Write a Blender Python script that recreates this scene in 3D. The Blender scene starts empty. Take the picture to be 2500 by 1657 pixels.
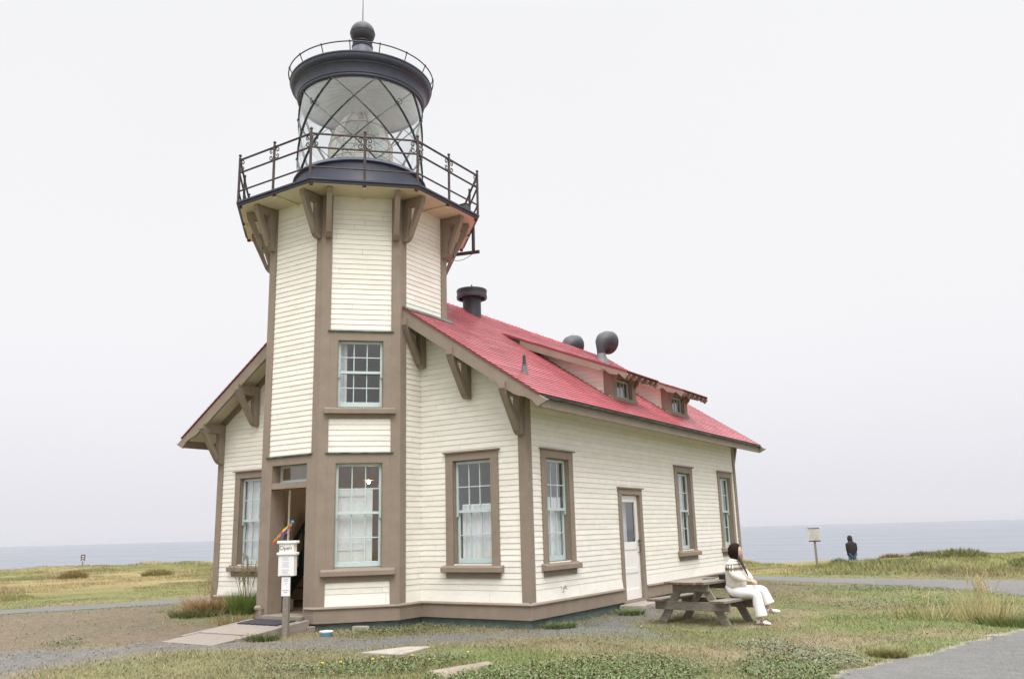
import bpy, bmesh, math, random
import numpy as np
from mathutils import Vector, Matrix
random.seed(7); rng = np.random.default_rng(11)
S = bpy.context.scene
C = S.collection
PI = math.pi
HAZE = 0.00010

# ------------------------------------------------------------------ camera, world, sun, exposure
CAM = Vector((7.280, -11.801, 1.391))
FW = Vector((-0.5224733, 0.82289801, 0.22329469)); RT = Vector((0.84067749, 0.54089728, -0.02629601)); UP = Vector((0.14241842, -0.17397986, 0.97439622))
cd = bpy.data.cameras.new('camera'); cam = bpy.data.objects.new('camera', cd); C.objects.link(cam)
cd.sensor_width = 36.0; cd.sensor_fit = 'HORIZONTAL'; cd.lens = 2037.24 / 2500 * 36
cd.clip_start = 0.1; cd.clip_end = 30000
cam.matrix_world = Matrix(((RT.x, UP.x, -FW.x, CAM.x), (RT.y, UP.y, -FW.y, CAM.y), (RT.z, UP.z, -FW.z, CAM.z), (0, 0, 0, 1)))
S.camera = cam
S.view_settings.view_transform = 'Standard'; S.view_settings.look = 'None'; S.view_settings.gamma = 1
S.view_settings.use_curve_mapping = False; S.view_settings.exposure = 0.05
SUN_EL, SUN_AZ = math.radians(56), math.radians(136)      # azimuth clockwise from +Y
w = bpy.data.worlds.new('World'); S.world = w; w.use_nodes = True
nt = w.node_tree; nt.nodes.clear()
def wn(t, **k):
    n = nt.nodes.new(t)
    for a, b in k.items(): setattr(n, a, b)
    return n
sky = wn('ShaderNodeTexSky', sky_type='NISHITA'); sky.sun_disc = False
sky.sun_elevation = SUN_EL; sky.sun_rotation = SUN_AZ; sky.dust_density = 6; sky.air_density = 1
b1 = wn('ShaderNodeBackground'); b1.inputs['Strength'].default_value = 0.05
hs = wn('ShaderNodeHueSaturation'); hs.inputs['Saturation'].default_value = 0.12; hs.inputs['Value'].default_value = 0.35
nt.links.new(sky.outputs[0], hs.inputs['Color']); nt.links.new(hs.outputs[0], b1.inputs['Color'])
tc = wn('ShaderNodeTexCoord'); sp = wn('ShaderNodeSeparateXYZ'); nt.links.new(tc.outputs['Generated'], sp.inputs[0])
def mrange(a, b, c, d):
    m = wn('ShaderNodeMapRange', interpolation_type='SMOOTHSTEP')
    for i, v in enumerate((a, b, c, d)): m.inputs[i + 1].default_value = v
    nt.links.new(sp.outputs['Z'], m.inputs[0]); return m
m1 = mrange(-0.02, 0.24, 0.77, 0.845); m2 = mrange(0.56, 1.0, 0.0, 3.6)
ns = wn('ShaderNodeTexNoise'); ns.inputs['Scale'].default_value = 1.6; ns.inputs['Detail'].default_value = 3
nt.links.new(tc.outputs['Generated'], ns.inputs['Vector'])
nm = wn('ShaderNodeMapRange'); nm.inputs[3].default_value = -0.025; nm.inputs[4].default_value = 0.025
nt.links.new(ns.outputs['Fac'], nm.inputs[0])
ad = wn('ShaderNodeMath', operation='ADD'); nt.links.new(m1.outputs[0], ad.inputs[0]); nt.links.new(m2.outputs[0], ad.inputs[1])
ad2 = wn('ShaderNodeMath', operation='ADD'); nt.links.new(ad.outputs[0], ad2.inputs[0]); nt.links.new(nm.outputs[0], ad2.inputs[1])
tint = mrange(0.0, 0.3, 0, 1); mx = wn('ShaderNodeMixRGB'); nt.links.new(tint.outputs[0], mx.inputs[0])
mx.inputs[1].default_value = (0.97, 0.97, 1.03, 1); mx.inputs[2].default_value = (0.99, 0.99, 1.01, 1)
b2 = wn('ShaderNodeBackground'); nt.links.new(mx.outputs[0], b2.inputs['Color']); nt.links.new(ad2.outputs[0], b2.inputs['Strength'])
ash = wn('ShaderNodeAddShader'); nt.links.new(b1.outputs[0], ash.inputs[0]); nt.links.new(b2.outputs[0], ash.inputs[1])
wo = wn('ShaderNodeOutputWorld'); nt.links.new(ash.outputs[0], wo.inputs[0])
sl = bpy.data.lights.new('sun', 'SUN'); sl.energy = 1.75; sl.angle = math.radians(35); sl.color = (1.0, 0.97, 0.92)
so = bpy.data.objects.new('sun', sl); C.objects.link(so)
sd = Vector((math.sin(SUN_AZ) * math.cos(SUN_EL), math.cos(SUN_AZ) * math.cos(SUN_EL), math.sin(SUN_EL)))
so.rotation_euler = sd.to_track_quat('Z', 'Y').to_euler(); so.location = (0, -10, 30)

# ------------------------------------------------------------------ helpers
def tag(o, label=None, cat=None, group=None, kind=None):
    if label: o['label'] = label
    if cat: o['category'] = cat
    if group: o['group'] = group
    if kind: o['kind'] = kind
    return o
ORG = {}
def thing(name, label, cat, loc=(0, 0, 0), rotz=0.0, group=None):
    o = bpy.data.objects.new(name, None); C.objects.link(o)
    o.location = loc; o.rotation_euler = (0, 0, rotz); o.empty_display_size = 0.2
    return tag(o, label, cat, group)
class MB:
    """collects faces; build() links them as one mesh object"""
    def __init__(s, T=None): s.v = []; s.f = []; s.m = []; s.var = []; s.T = T; s.mi = 0
    def add(s, vs, fs, var=0.5):
        b = len(s.v)
        for p in vs:
            p = Vector(p); s.v.append(s.T @ p if s.T is not None else p)
        for f in fs: s.f.append(tuple(b + i for i in f)); s.m.append(s.mi); s.var.append(var)
    def quad(s, a, b, c, d, var=0.5): s.add((a, b, c, d), ((0, 1, 2, 3),), var)
    def box(s, x0, x1, y0, y1, z0, z1, var=0.5):
        s.add([(x0, y0, z0), (x1, y0, z0), (x1, y1, z0), (x0, y1, z0), (x0, y0, z1), (x1, y0, z1), (x1, y1, z1), (x0, y1, z1)],
              [(0, 3, 2, 1), (4, 5, 6, 7), (0, 1, 5, 4), (1, 2, 6, 5), (2, 3, 7, 6), (3, 0, 4, 7)], var)
    def beam(s, p0, p1, w, h, up=(0, 0, 1), var=0.5):
        p0 = Vector(p0); p1 = Vector(p1); d = (p1 - p0).normalized(); u = Vector(up)
        sd_ = d.cross(u).normalized(); u = sd_.cross(d).normalized(); a = sd_ * w / 2; b = u * h / 2
        s.add([p0 - a - b, p0 + a - b, p0 + a + b, p0 - a + b, p1 - a - b, p1 + a - b, p1 + a + b, p1 - a + b],
              [(0, 3, 2, 1), (4, 5, 6, 7), (0, 1, 5, 4), (1, 2, 6, 5), (2, 3, 7, 6), (3, 0, 4, 7)], var)
    def prism(s, poly, O, U, V, N, t0, t1, var=0.5):
        O, U, V, N = map(Vector, (O, U, V, N)); n = len(poly)
        a = [O + U * x + V * y + N * t0 for x, y in poly]; b = [O + U * x + V * y + N * t1 for x, y in poly]
        s.add(a + b, [tuple(range(n))[::-1], tuple(range(n, 2 * n))] + [(i, (i + 1) % n, n + (i + 1) % n, n + i) for i in range(n)], var)
    def tube(s, pts, r, n=8, cap=True, closed=False, var=0.5):
        pts = [Vector(p) for p in pts]; k = len(pts); rr = r if isinstance(r, (list, tuple)) else [r] * k
        up = None; rings = []
        for i, p in enumerate(pts):
            if closed: d = (pts[(i + 1) % k] - pts[i - 1])
            else: d = pts[min(i + 1, k - 1)] - pts[max(i - 1, 0)]
            d.normalize()
            if up is None: up = d.orthogonal().normalized()
            up = (up - d * up.dot(d)); up = up.normalized() if up.length > 1e-6 else d.orthogonal().normalized()
            sdv = d.cross(up)
            rings.append([p + (up * math.cos(2 * PI * j / n) + sdv * math.sin(2 * PI * j / n)) * rr[i] for j in range(n)])
        vs = [q for g in rings for q in g]; fs = []
        for i in range(k if closed else k - 1):
            for j in range(n):
                a = i * n + j; b = i * n + (j + 1) % n; c2 = ((i + 1) % k) * n + (j + 1) % n; d2 = ((i + 1) % k) * n + j
                fs.append((a, b, c2, d2))
        if cap and not closed: fs += [tuple(range(n))[::-1], tuple(range((k - 1) * n, k * n))]
        s.add(vs, fs, var)
    def lathe(s, prof, n=32, c=(0, 0), a0=0, a1=2 * PI, var=0.5):
        full = abs(a1 - a0 - 2 * PI) < 1e-6; m = n if full else n + 1; vs = []; fs = []; k = len(prof)
        for j in range(m):
            a = a0 + (a1 - a0) * j / n
            for r, z in prof: vs.append((c[0] + r * math.cos(a), c[1] + r * math.sin(a), z))
        for j in range(n):
            j2 = (j + 1) % m
            for i in range(k - 1): fs.append((j * k + i, j2 * k + i, j2 * k + i + 1, j * k + i + 1))
        s.add(vs, fs, var)
    def ball(s, c, r, n=12, m=8, var=0.5):
        c = Vector(c); r = Vector(r) if isinstance(r, (tuple, list, Vector)) else Vector((r, r, r)); vs = [c + Vector((0, 0, r.z))]; fs = []
        for i in range(1, m):
            t = PI * i / m
            for j in range(n): vs.append(c + Vector((r.x * math.sin(t) * math.cos(2 * PI * j / n), r.y * math.sin(t) * math.sin(2 * PI * j / n), r.z * math.cos(t))))
        vs.append(c - Vector((0, 0, r.z)))
        for j in range(n): fs.append((0, 1 + j, 1 + (j + 1) % n)); fs.append((len(vs) - 1, 1 + (m - 2) * n + (j + 1) % n, 1 + (m - 2) * n + j))
        for i in range(m - 2):
            for j in range(n): fs.append((1 + i * n + j, 1 + (i + 1) * n + j, 1 + (i + 1) * n + (j + 1) % n, 1 + i * n + (j + 1) % n))
        s.add(vs, fs, var)
    def path(s, pts, prof, closed=False):
        """extrude a profile [(offset outward, z)] along a 2-D path, mitred; outward = right of the direction of travel"""
        n = len(pts); P = [Vector((p[0], p[1])) for p in pts]; offs = []
        for i in range(n):
            dirs = []
            if closed or i > 0: dirs.append((P[i] - P[i - 1]).normalized())
            if closed or i < n - 1: dirs.append((P[(i + 1) % n] - P[i]).normalized())
            ns_ = [Vector((d.y, -d.x)) for d in dirs]; m = sum(ns_, Vector((0, 0))); m.normalize()
            offs.append(m / max(0.3, m.dot(ns_[0])))
        k = len(prof); vs = []; fs = []
        for i in range(n):
            for o, z in prof: q = P[i] + offs[i] * o; vs.append((q.x, q.y, z))
        for i in range(n if closed else n - 1):
            j = (i + 1) % n
            for t in range(k - 1): fs.append((i * k + t, j * k + t, j * k + t + 1, i * k + t + 1))
        if not closed: fs += [tuple(range(k)), tuple(range((n - 1) * k, n * k))]
        s.add(vs, fs)
    def build(s, name, mats, parent=None, label=None, smooth=False, bevel=0, local=False):
        me = bpy.data.meshes.new(name); me.from_pydata([tuple(p) for p in s.v], [], s.f)
        mats = mats if isinstance(mats, (list, tuple)) else [mats]
        for m in mats: me.materials.append(m)
        me.polygons.foreach_set('material_index', s.m)
        if smooth: me.polygons.foreach_set('use_smooth', [True] * len(s.f))
        at = me.attributes.new('var', 'FLOAT', 'FACE'); at.data.foreach_set('value', s.var)
        me.update()
        o = bpy.data.objects.new(name, me); C.objects.link(o)
        if smooth:
            try: me.set_sharp_from_angle(angle=math.radians(38))
            except Exception: pass
        if bevel:
            b = o.modifiers.new('bevel', 'BEVEL'); b.width = bevel; b.segments = 2; b.limit_method = 'ANGLE'; b.angle_limit = math.radians(40)
        if parent is not None:
            o.parent = parent
            if not local and parent.type == 'EMPTY': o.location = -Vector(parent.location)
        if label: o['label'] = label
        return o

# ------------------------------------------------------------------ materials
def mat(name, col, rough=0.6, var=0.0, noise=0.0, nscale=8.0, bump=0.0, bscale=40.0, spec=0.5, metal=0.0, col2=None, stretch=None, ncol=None):
    m = bpy.data.materials.new(name); m.use_nodes = True; t = m.node_tree; p = t.nodes['Principled BSDF']
    p.inputs['Roughness'].default_value = rough; p.inputs['Metallic'].default_value = metal; p.inputs['Specular IOR Level'].default_value = spec
    L = t.links.new; N = t.nodes.new
    base = N('ShaderNodeRGB'); base.outputs[0].default_value = (*col, 1); out = base.outputs[0]
    geo = N('ShaderNodeTexCoord'); src = geo.outputs['Object']
    if stretch:
        mp = N('ShaderNodeMapping'); mp.inputs['Scale'].default_value = stretch; L(src, mp.inputs[0]); vsrc = mp.outputs[0]
    else: vsrc = src
    if noise or ncol:
        n = N('ShaderNodeTexNoise'); n.inputs['Scale'].default_value = nscale; n.inputs['Detail'].default_value = 6; n.inputs['Roughness'].default_value = 0.65
        L(vsrc, n.inputs['Vector'])
        if ncol:
            r = N('ShaderNodeMapRange'); r.inputs[1].default_value = 0.42; r.inputs[2].default_value = 0.68; L(n.outputs['Fac'], r.inputs[0])
            x = N('ShaderNodeMixRGB'); L(r.outputs[0], x.inputs[0]); L(out, x.inputs[1]); x.inputs[2].default_value = (*ncol, 1); out = x.outputs[0]
        if noise:
            r = N('ShaderNodeMapRange'); r.inputs[1].default_value = 0.3; r.inputs[2].default_value = 0.7; r.inputs[3].default_value = 1 - noise; r.inputs[4].default_value = 1 + noise
            L(n.outputs['Fac'], r.inputs[0]); x = N('ShaderNodeMixRGB'); x.blend_type = 'MULTIPLY'; x.inputs[0].default_value = 1; L(out, x.inputs[1]); L(r.outputs[0], x.inputs[2]); out = x.outputs[0]
    if var:
        a = N('ShaderNodeAttribute'); a.attribute_name = 'var'; r = N('ShaderNodeMapRange'); r.inputs[3].default_value = 1 - var; r.inputs[4].default_value = 1 + var
        L(a.outputs['Fac'], r.inputs[0]); x = N('ShaderNodeMixRGB'); x.blend_type = 'MULTIPLY'; x.inputs[0].default_value = 1; L(out, x.inputs[1]); L(r.outputs[0], x.inputs[2]); out = x.outputs[0]
    L(out, p.inputs['Base Color'])
    if bump:
        n = N('ShaderNodeTexNoise'); n.inputs['Scale'].default_value = bscale; n.inputs['Detail'].default_value = 5; L(vsrc, n.inputs['Vector'])
        b = N('ShaderNodeBump'); b.inputs['Strength'].default_value = bump; b.inputs['Distance'].default_value = 0.01; L(n.outputs['Fac'], b.inputs['Height']); L(b.outputs[0], p.inputs['Normal'])
    return m
def attr_mat(name, rough=0.8, noise=0.0, nscale=30, bump=0.0, bscale=60, bdist=0.01, spec=0.2, n2=0.0):
    m = mat(name, (1, 1, 1), rough, spec=spec); t = m.node_tree; p = t.nodes['Principled BSDF']; L = t.links.new; N = t.nodes.new
    a = N('ShaderNodeAttribute'); a.attribute_name = 'col'; out = a.outputs['Color']; tcn = N('ShaderNodeTexCoord')
    for amt, sc in ((noise, nscale), (n2, nscale * 0.13)):
        if amt:
            n = N('ShaderNodeTexNoise'); n.inputs['Scale'].default_value = sc; n.inputs['Detail'].default_value = 8; n.inputs['Roughness'].default_value = 0.75; L(tcn.outputs['Object'], n.inputs['Vector'])
            r = N('ShaderNodeMapRange'); r.inputs[1].default_value = 0.3; r.inputs[2].default_value = 0.7; r.inputs[3].default_value = 1 - amt; r.inputs[4].default_value = 1 + amt; L(n.outputs['Fac'], r.inputs[0])
            x = N('ShaderNodeMixRGB'); x.blend_type = 'MULTIPLY'; x.inputs[0].default_value = 1; L(out, x.inputs[1]); L(r.outputs[0], x.inputs[2]); out = x.outputs[0]
    L(out, p.inputs['Base Color'])
    if bump:
        n = N('ShaderNodeTexNoise'); n.inputs['Scale'].default_value = bscale; n.inputs['Detail'].default_value = 6; L(tcn.outputs['Object'], n.inputs['Vector'])
        b = N('ShaderNodeBump'); b.inputs['Strength'].default_value = bump; b.inputs['Distance'].default_value = bdist; L(n.outputs['Fac'], b.inputs['Height']); L(b.outputs[0], p.inputs['Normal'])
    return m
def glass_mat(name, tintc=(0.93, 0.96, 0.97), refl=0.10, edge=0.55, rough=0.0):
    m = bpy.data.materials.new(name); m.use_nodes = True; t = m.node_tree; t.nodes.clear(); L = t.links.new; N = t.nodes.new
    o = N('ShaderNodeOutputMaterial'); tr = N('ShaderNodeBsdfTransparent'); tr.inputs[0].default_value = (*tintc, 1)
    gl = N('ShaderNodeBsdfGlossy'); gl.inputs['Roughness'].default_value = rough; gl.inputs[0].default_value = (1, 1, 1, 1)
    lw = N('ShaderNodeLayerWeight'); lw.inputs['Blend'].default_value = 0.25
    r = N('ShaderNodeMapRange'); r.inputs[3].default_value = refl; r.inputs[4].default_value = edge; L(lw.outputs['Facing'], r.inputs[0])
    x = N('ShaderNodeMixShader'); L(r.outputs[0], x.inputs[0]); L(tr.outputs[0], x.inputs[1]); L(gl.outputs[0], x.inputs[2]); L(x.outputs[0], o.inputs[0])
    return m
M = {}
M['siding'] = mat('cream_painted_siding', (0.815, 0.785, 0.715), 0.55, var=0.035, noise=0.06, nscale=3.0, bump=0.08, bscale=25, spec=0.3, stretch=(1, 1, 2.5))
M['lap_shade_grime'] = mat('siding_lap_shade_and_grime', (0.60, 0.53, 0.42), 0.8, noise=0.2, nscale=6)  # brown lap lines: dirt plus the shadow under each board, painted in
M['trim'] = mat('taupe_trim_paint', (0.268, 0.216, 0.170), 0.65, noise=0.10, nscale=4, bump=0.08, bscale=40, spec=0.25)
M['sash'] = mat('pale_aqua_sash_paint', (0.52, 0.615, 0.605), 0.45, noise=0.05, nscale=10)
M['soffit'] = mat('cream_soffit_paint', (0.66, 0.62, 0.48), 0.6, noise=0.12, nscale=3, ncol=(0.56, 0.50, 0.34))
M['iron'] = mat('slate_black_iron', (0.044, 0.049, 0.076), 0.45, noise=0.15, nscale=5, bump=0.05, bscale=30, spec=0.5)
M['rail'] = mat('rusty_dark_rail', (0.060, 0.042, 0.043), 0.6, noise=0.3, nscale=8)
M['copper'] = mat('greened_bronze_bar', (0.045, 0.055, 0.05), 0.5, noise=0.35, nscale=14, ncol=(0.09, 0.14, 0.12))
M['gutter'] = mat('greened_copper_gutter', (0.035, 0.06, 0.055), 0.45, noise=0.4, nscale=4, ncol=(0.10, 0.17, 0.15))
M['found'] = mat('teal_painted_foundation', (0.115, 0.15, 0.138), 0.8, noise=0.25, nscale=6, bump=0.3, bscale=18)
M['roof'] = mat('red_shingles', (0.51, 0.125, 0.145), 0.27, var=0.09, noise=0.22, nscale=1.1, bump=0.06, bscale=40, spec=1.0)
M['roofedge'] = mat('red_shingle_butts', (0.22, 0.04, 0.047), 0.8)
M['glass'] = glass_mat('window_glass')
M['lglass'] = glass_mat('lantern_glass', (0.95, 0.975, 0.98), 0.06, 0.9)
M['lens'] = glass_mat('prism_glass', (0.93, 0.95, 0.90), 0.30, 0.95, 0.06)
M['brass'] = mat('old_brass', (0.35, 0.24, 0.13), 0.3, metal=0.9)
M['white'] = mat('white_paint', (0.80, 0.78, 0.74), 0.45, noise=0.04, nscale=4)
M['door'] = mat('white_door_paint', (0.82, 0.80, 0.77), 0.4, noise=0.03, nscale=3)
M['curtain'] = mat('white_curtain', (0.82, 0.81, 0.82), 0.9, noise=0.05, nscale=6)
M['curtain'].node_tree.nodes['Principled BSDF'].inputs['Transmission Weight'].default_value = 0.0
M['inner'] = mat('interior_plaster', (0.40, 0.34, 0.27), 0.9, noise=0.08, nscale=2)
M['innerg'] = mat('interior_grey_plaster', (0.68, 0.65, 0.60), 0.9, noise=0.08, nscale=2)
M['floorw'] = mat('interior_floor', (0.22, 0.17, 0.12), 0.6, noise=0.1, nscale=6)
M['stair'] = mat('dark_green_stair_paint', (0.012, 0.028, 0.026), 0.5)
M['ceil'] = mat('pale_grey_dome_lining', (0.74, 0.79, 0.87), 0.7, noise=0.06, nscale=3)
M['ventgrey'] = mat('grey_vent_metal', (0.038, 0.038, 0.046), 0.5, noise=0.2, nscale=6)
M['flash'] = mat('lead_flashing', (0.13, 0.135, 0.14), 0.5, noise=0.15, nscale=6)
M['wood'] = mat('weathered_grey_timber', (0.235, 0.205, 0.172), 0.85, var=0.12, noise=0.28, nscale=7, bump=0.4, bscale=14, stretch=(1, 5, 5), spec=0.2)
M['woodend'] = mat('rotten_timber_end', (0.16, 0.105, 0.075), 0.9, noise=0.5, nscale=25, bump=0.5, bscale=40)
M['deckwood'] = mat('worn_ramp_boards', (0.27, 0.23, 0.195), 0.75, var=0.10, noise=0.15, nscale=5, bump=0.2, bscale=20, stretch=(6, 1, 6))
M['matblk'] = mat('black_rubber_mat', (0.035, 0.036, 0.045), 0.9, noise=0.5, nscale=60, bump=0.8, bscale=90)
M['paper'] = mat('white_paper', (0.80, 0.80, 0.82), 0.6)
M['ink'] = mat('faded_grey_ink', (0.45, 0.45, 0.47), 0.8)
M['inkd'] = mat('dark_ink', (0.10, 0.10, 0.115), 0.8)
M['concrete'] = mat('pale_concrete', (0.33, 0.295, 0.25), 0.9, noise=0.25, nscale=6, bump=0.3, bscale=40)
M['bluebowl'] = mat('blue_plastic', (0.13, 0.42, 0.62), 0.35)
M['rust'] = mat('rust_stain', (0.09, 0.035, 0.022), 0.9, noise=0.4, nscale=30)

# ------------------------------------------------------------------ terrain
def vnoise(x, y, sc, seed=0):
    g = np.random.default_rng(seed).random((257, 257)); X = np.asarray(x) / sc + 1000.37; Y = np.asarray(y) / sc + 1000.71
    xi = np.floor(X).astype(int); yi = np.floor(Y).astype(int); fx = X - xi; fy = Y - yi; fx = fx * fx * (3 - 2 * fx); fy = fy * fy * (3 - 2 * fy)
    a = g[xi % 257, yi % 257]; b = g[(xi + 1) % 257, yi % 257]; c2 = g[xi % 257, (yi + 1) % 257]; d = g[(xi + 1) % 257, (yi + 1) % 257]
    return (a * (1 - fx) + b * fx) * (1 - fy) + (c2 * (1 - fx) + d * fx) * fy
def fbm(x, y, sc, seed=0, o=4):
    s_ = 0; a = 0.5; t = 0
    for i in range(o): s_ = s_ + a * vnoise(x, y, sc / 2 ** i, seed + i); t += a; a *= 0.5
    return s_ / t
CP = np.array([(0, 0, -.13), (-1, -.9, -.12), (-3.1, -2.2, -.10), (-4, -3.6, -.10), (-7.7, 0, -.0), (-8.5, -.5, -.03), (1.9, 2.4, -.20), (3, 2.5, -.20), (3, 3.6, -.19), (.45, 4, -.08), (0, 9, -.06), (5, -2, -.20),
               (6.5, 3, -.2), (0, -4, -.15), (7, -11, -.22), (-12, 2, -.15), (2, 12, -.18), (0, 22, -.18), (-30, 15, -.18), (-10, -10, -.2), (10, 10, -.2), (-4, 16, -.1)])
AZ_R = ([-180, -75, -64, -55, -45, -30, -17, -10, 0, 20, 60, 180], [60, 58, 59, 63, 62, 48, 34, 35, 37, 38, 45, 60])
AZ_A = ([-180, -64, -45, -14, -11, -9.5, -7, -4, 0, 20, 180], [0.1, 0.06, 0.1, -.05, 0.04, 0.26, 0.30, 0.33, 0.28, 0.25, 0.1])
def polar(x, y):
    dx = x - CAM.x; dy = y - CAM.y; return np.hypot(dx, dy), np.degrees(np.arctan2(dx, dy))
def zt(x, y):
    x = np.asarray(x, float); y = np.asarray(y, float); num = 0; den = 0
    for a, b, z in CP: wgt = 1 / ((x - a) ** 2 + (y - b) ** 2 + 0.3) ** 1.5; num = num + wgt * z; den = den + wgt
    z = num / den; d, az = polar(x, y)
    R = np.interp(az, *AZ_R); A = np.interp(az, *AZ_A)
    R = R + 2.0 * (vnoise(x, y, 5, 3) - 0.5)
    z = z + (vnoise(x, y, 0.9, 5) - 0.5) * 0.03 * np.clip((d - 9) / 5, 0, 1)
    far = np.clip((d - (R - 8)) / 5, 0, 1)
    z = z + A * np.exp(-((d - (R - 2)) / 2.8) ** 2) + far * (fbm(x, y, 2.4, 8, 3) - 0.5) * 0.62
    t = np.maximum(0, d - R); z = z - np.where(t < 13, 0.0072 * t * t, 0.0072 * 169 + (t - 13) * 1.4)
    return np.maximum(z, -20.0)
def zg(x, y): return float(zt(np.array([x]), np.array([y]))[0])
def sdf(poly, x, y):
    P = np.array(poly, float); d2 = np.full(np.shape(x), 1e9); ins = np.zeros(np.shape(x), bool)
    for i in range(len(P)):
        a = P[i]; b = P[(i + 1) % len(P)]; e = b - a; wx = x - a[0]; wy = y - a[1]
        t = np.clip((wx * e[0] + wy * e[1]) / (e @ e), 0, 1); d2 = np.minimum(d2, (wx - t * e[0]) ** 2 + (wy - t * e[1]) ** 2)
        if a[1] != b[1]:
            c1 = (a[1] > y) != (b[1] > y); xx = (b[0] - a[0]) * (y - a[1]) / (b[1] - a[1]) + a[0]; ins ^= c1 & (x < xx)
    return np.where(ins, -1, 1) * np.sqrt(d2)
W, LEN, XC, YC, AP = 7.70, 10.717, -3.85, 0.074, 1.640
HS = AP * math.tan(PI / 8)
FOOT = [(0, 0), (0, LEN), (-W, LEN), (-W, 0), (XC - AP, 0), (XC - AP, YC - HS), (XC - HS, YC - AP), (XC + HS, YC - AP), (XC + AP, YC - HS), (XC + AP, 0)]
GRAV = [[(-8.5, -8), (-5.71, -5.18), (-4.93, -4.43), (-4.4, -3.7), (-3.4, -3.0), (-2.46, -2.65), (-2.02, -2.25), (-1.0, -1.05), (.05, -.15), (.12, 1.2), (.12, 2.9), (.3, 3.3), (.45, 5.2), (1.2, 5.0), (1.0, 3.4), (.95, 2.5), (1.1, 1.6), (1.6, .95), (2.3, .3), (2.1, -.1), (1.19, -.16), (.27, -1.1), (-.43, -2.03), (-1.06, -2.93), (-2.18, -3.5), (-3.2, -3.95), (-3.62, -4.92), (-3.38, -5.86), (-3.3, -7), (-4.5, -9)]]
DIRT = [[(-12, -2.4), (-10.9, 2.2), (-9.3, 1.0), (-7.6, -1.3), (-5.0, -1.6), (-4.4, -3.5), (-4.9, -4.4), (-5.8, -5.2), (-9, -8)], [(.3, 9.5), (1.9, 10.5), (2.3, 8.6), (.6, 6.2), (.1, 6)]]
LPATH = [(-14.9, -3.5), (-14.05, -1.03), (-13.28, 1.05), (-12.82, 3.75), (-12.9, 8), (-12.2, 13), (-9, 16.2), (-4, 16.3), (-.79, 14.19), (1.18, 13.99), (3.38, 13.86), (4.89, 13.68), (6.27, 13.68), (9, 14), (12, 14.5),
         (12, 8), (6.43, 8.65), (5.2, 10.02), (3.75, 11.27), (1.66, 11.89), (.05, 12.3), (-3, 13.2), (-7, 13.6), (-10, 11.8), (-11, 8), (-11.05, 2.36), (-11.2, 1.4), (-11.69, .07), (-12.28, -1.91), (-12.8, -3.8)]
ROAD = [(4.2, -4.0), (4.85, -2.64), (5.03, -2.3), (5.22, -1.25), (5.62, -.3), (5.92, .9), (6.29, 2.1), (6.75, 3.1), (7.6, 4.5), (9.5, 6), (12, 7), (14, -2), (11, -12), (6, -13), (4, -9)]
WEED = [[(-2.35, -1.85), (-2.42, -1.2), (-2.12, -.75), (-2.12, 0), (-1.4, -.1), (-1.4, -1.0), (-1.69, -1.6)], [(4.75, -2.95), (4.12, -2.0), (3.88, -.94), (4.19, -.01), (4.75, -.21), (5.28, -1.1), (5.05, -2.3)],
        [(1.3, -4.6), (1.49, -3.31), (2.07, -2.4), (2.85, -1.73), (3.58, -2.27), (4.0, -3.4)], [(2.37, 9.21), (2.67, 10.95), (3.71, 11.3), (4.74, 10.1), (3.2, 9.12)], [(3.12, 5.57), (5.05, 7.5), (5.44, 5.76), (3.44, 4.79)],
        [(3.31, -.35), (3.79, .28), (4.15, -.03), (3.83, -.77)], [(-5.56, -4.68), (-6.17, -3.9), (-4.97, -4.3)], [(.05, .15), (.5, .9), (.35, .15)], [(.1, 2.7), (.5, 3.3), (.15, 3.3)], [(-.9, -4.6), (-.2, -3.4), (.4, -2.7), (.9, -2.6), (.9, -3.4), (.6, -4.4)], [(0.2, -2.2), (.8, -1.5), (1.2, -1.0), (.9, -1.9)]]
def masks(x, y):
    wob = (fbm(x, y, 0.9, 21, 4) - 0.5) * 1.1; wob2 = (fbm(x, y, 0.35, 31, 3) - 0.5) * 0.30
    g = np.zeros(np.shape(x))
    for p in GRAV: g = np.maximum(g, np.clip(0.5 - (sdf(p, x, y) + wob * 0.75 + wob2) / 0.75, 0, 1))
    dr = np.zeros(np.shape(x))
    for p in DIRT: dr = np.maximum(dr, np.clip(0.5 - (sdf(p, x, y) + wob * 1.3) / 0.9, 0, 1))
    lp = np.clip(0.5 - (sdf(LPATH, x, y) + wob2 * 0.9) / 0.12, 0, 1); rd = np.clip(0.5 - (sdf(ROAD, x, y) + wob2 + wob * 0.25) / 0.16, 0, 1)
    wd = np.zeros(np.shape(x))
    for p in WEED: wd = np.maximum(wd, np.clip(0.5 - (sdf(p, x, y) + wob * 0.6 + wob2) / 0.25, 0, 1))
    ft = sdf(FOOT, x, y)
    return g, dr, lp, rd, wd, ft
GREEN = np.array([.118, .143, .050]); TAN = np.array([.205, .178, .096]); BROWN = np.array([.155, .119, .087]); GRAVC = np.array([.150, .144, .135]); PATHC = np.array([.152, .149, .141]); STRAW = np.array([.30, .24, .115]); OLIVE = np.array([.14, .138, .05])
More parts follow.
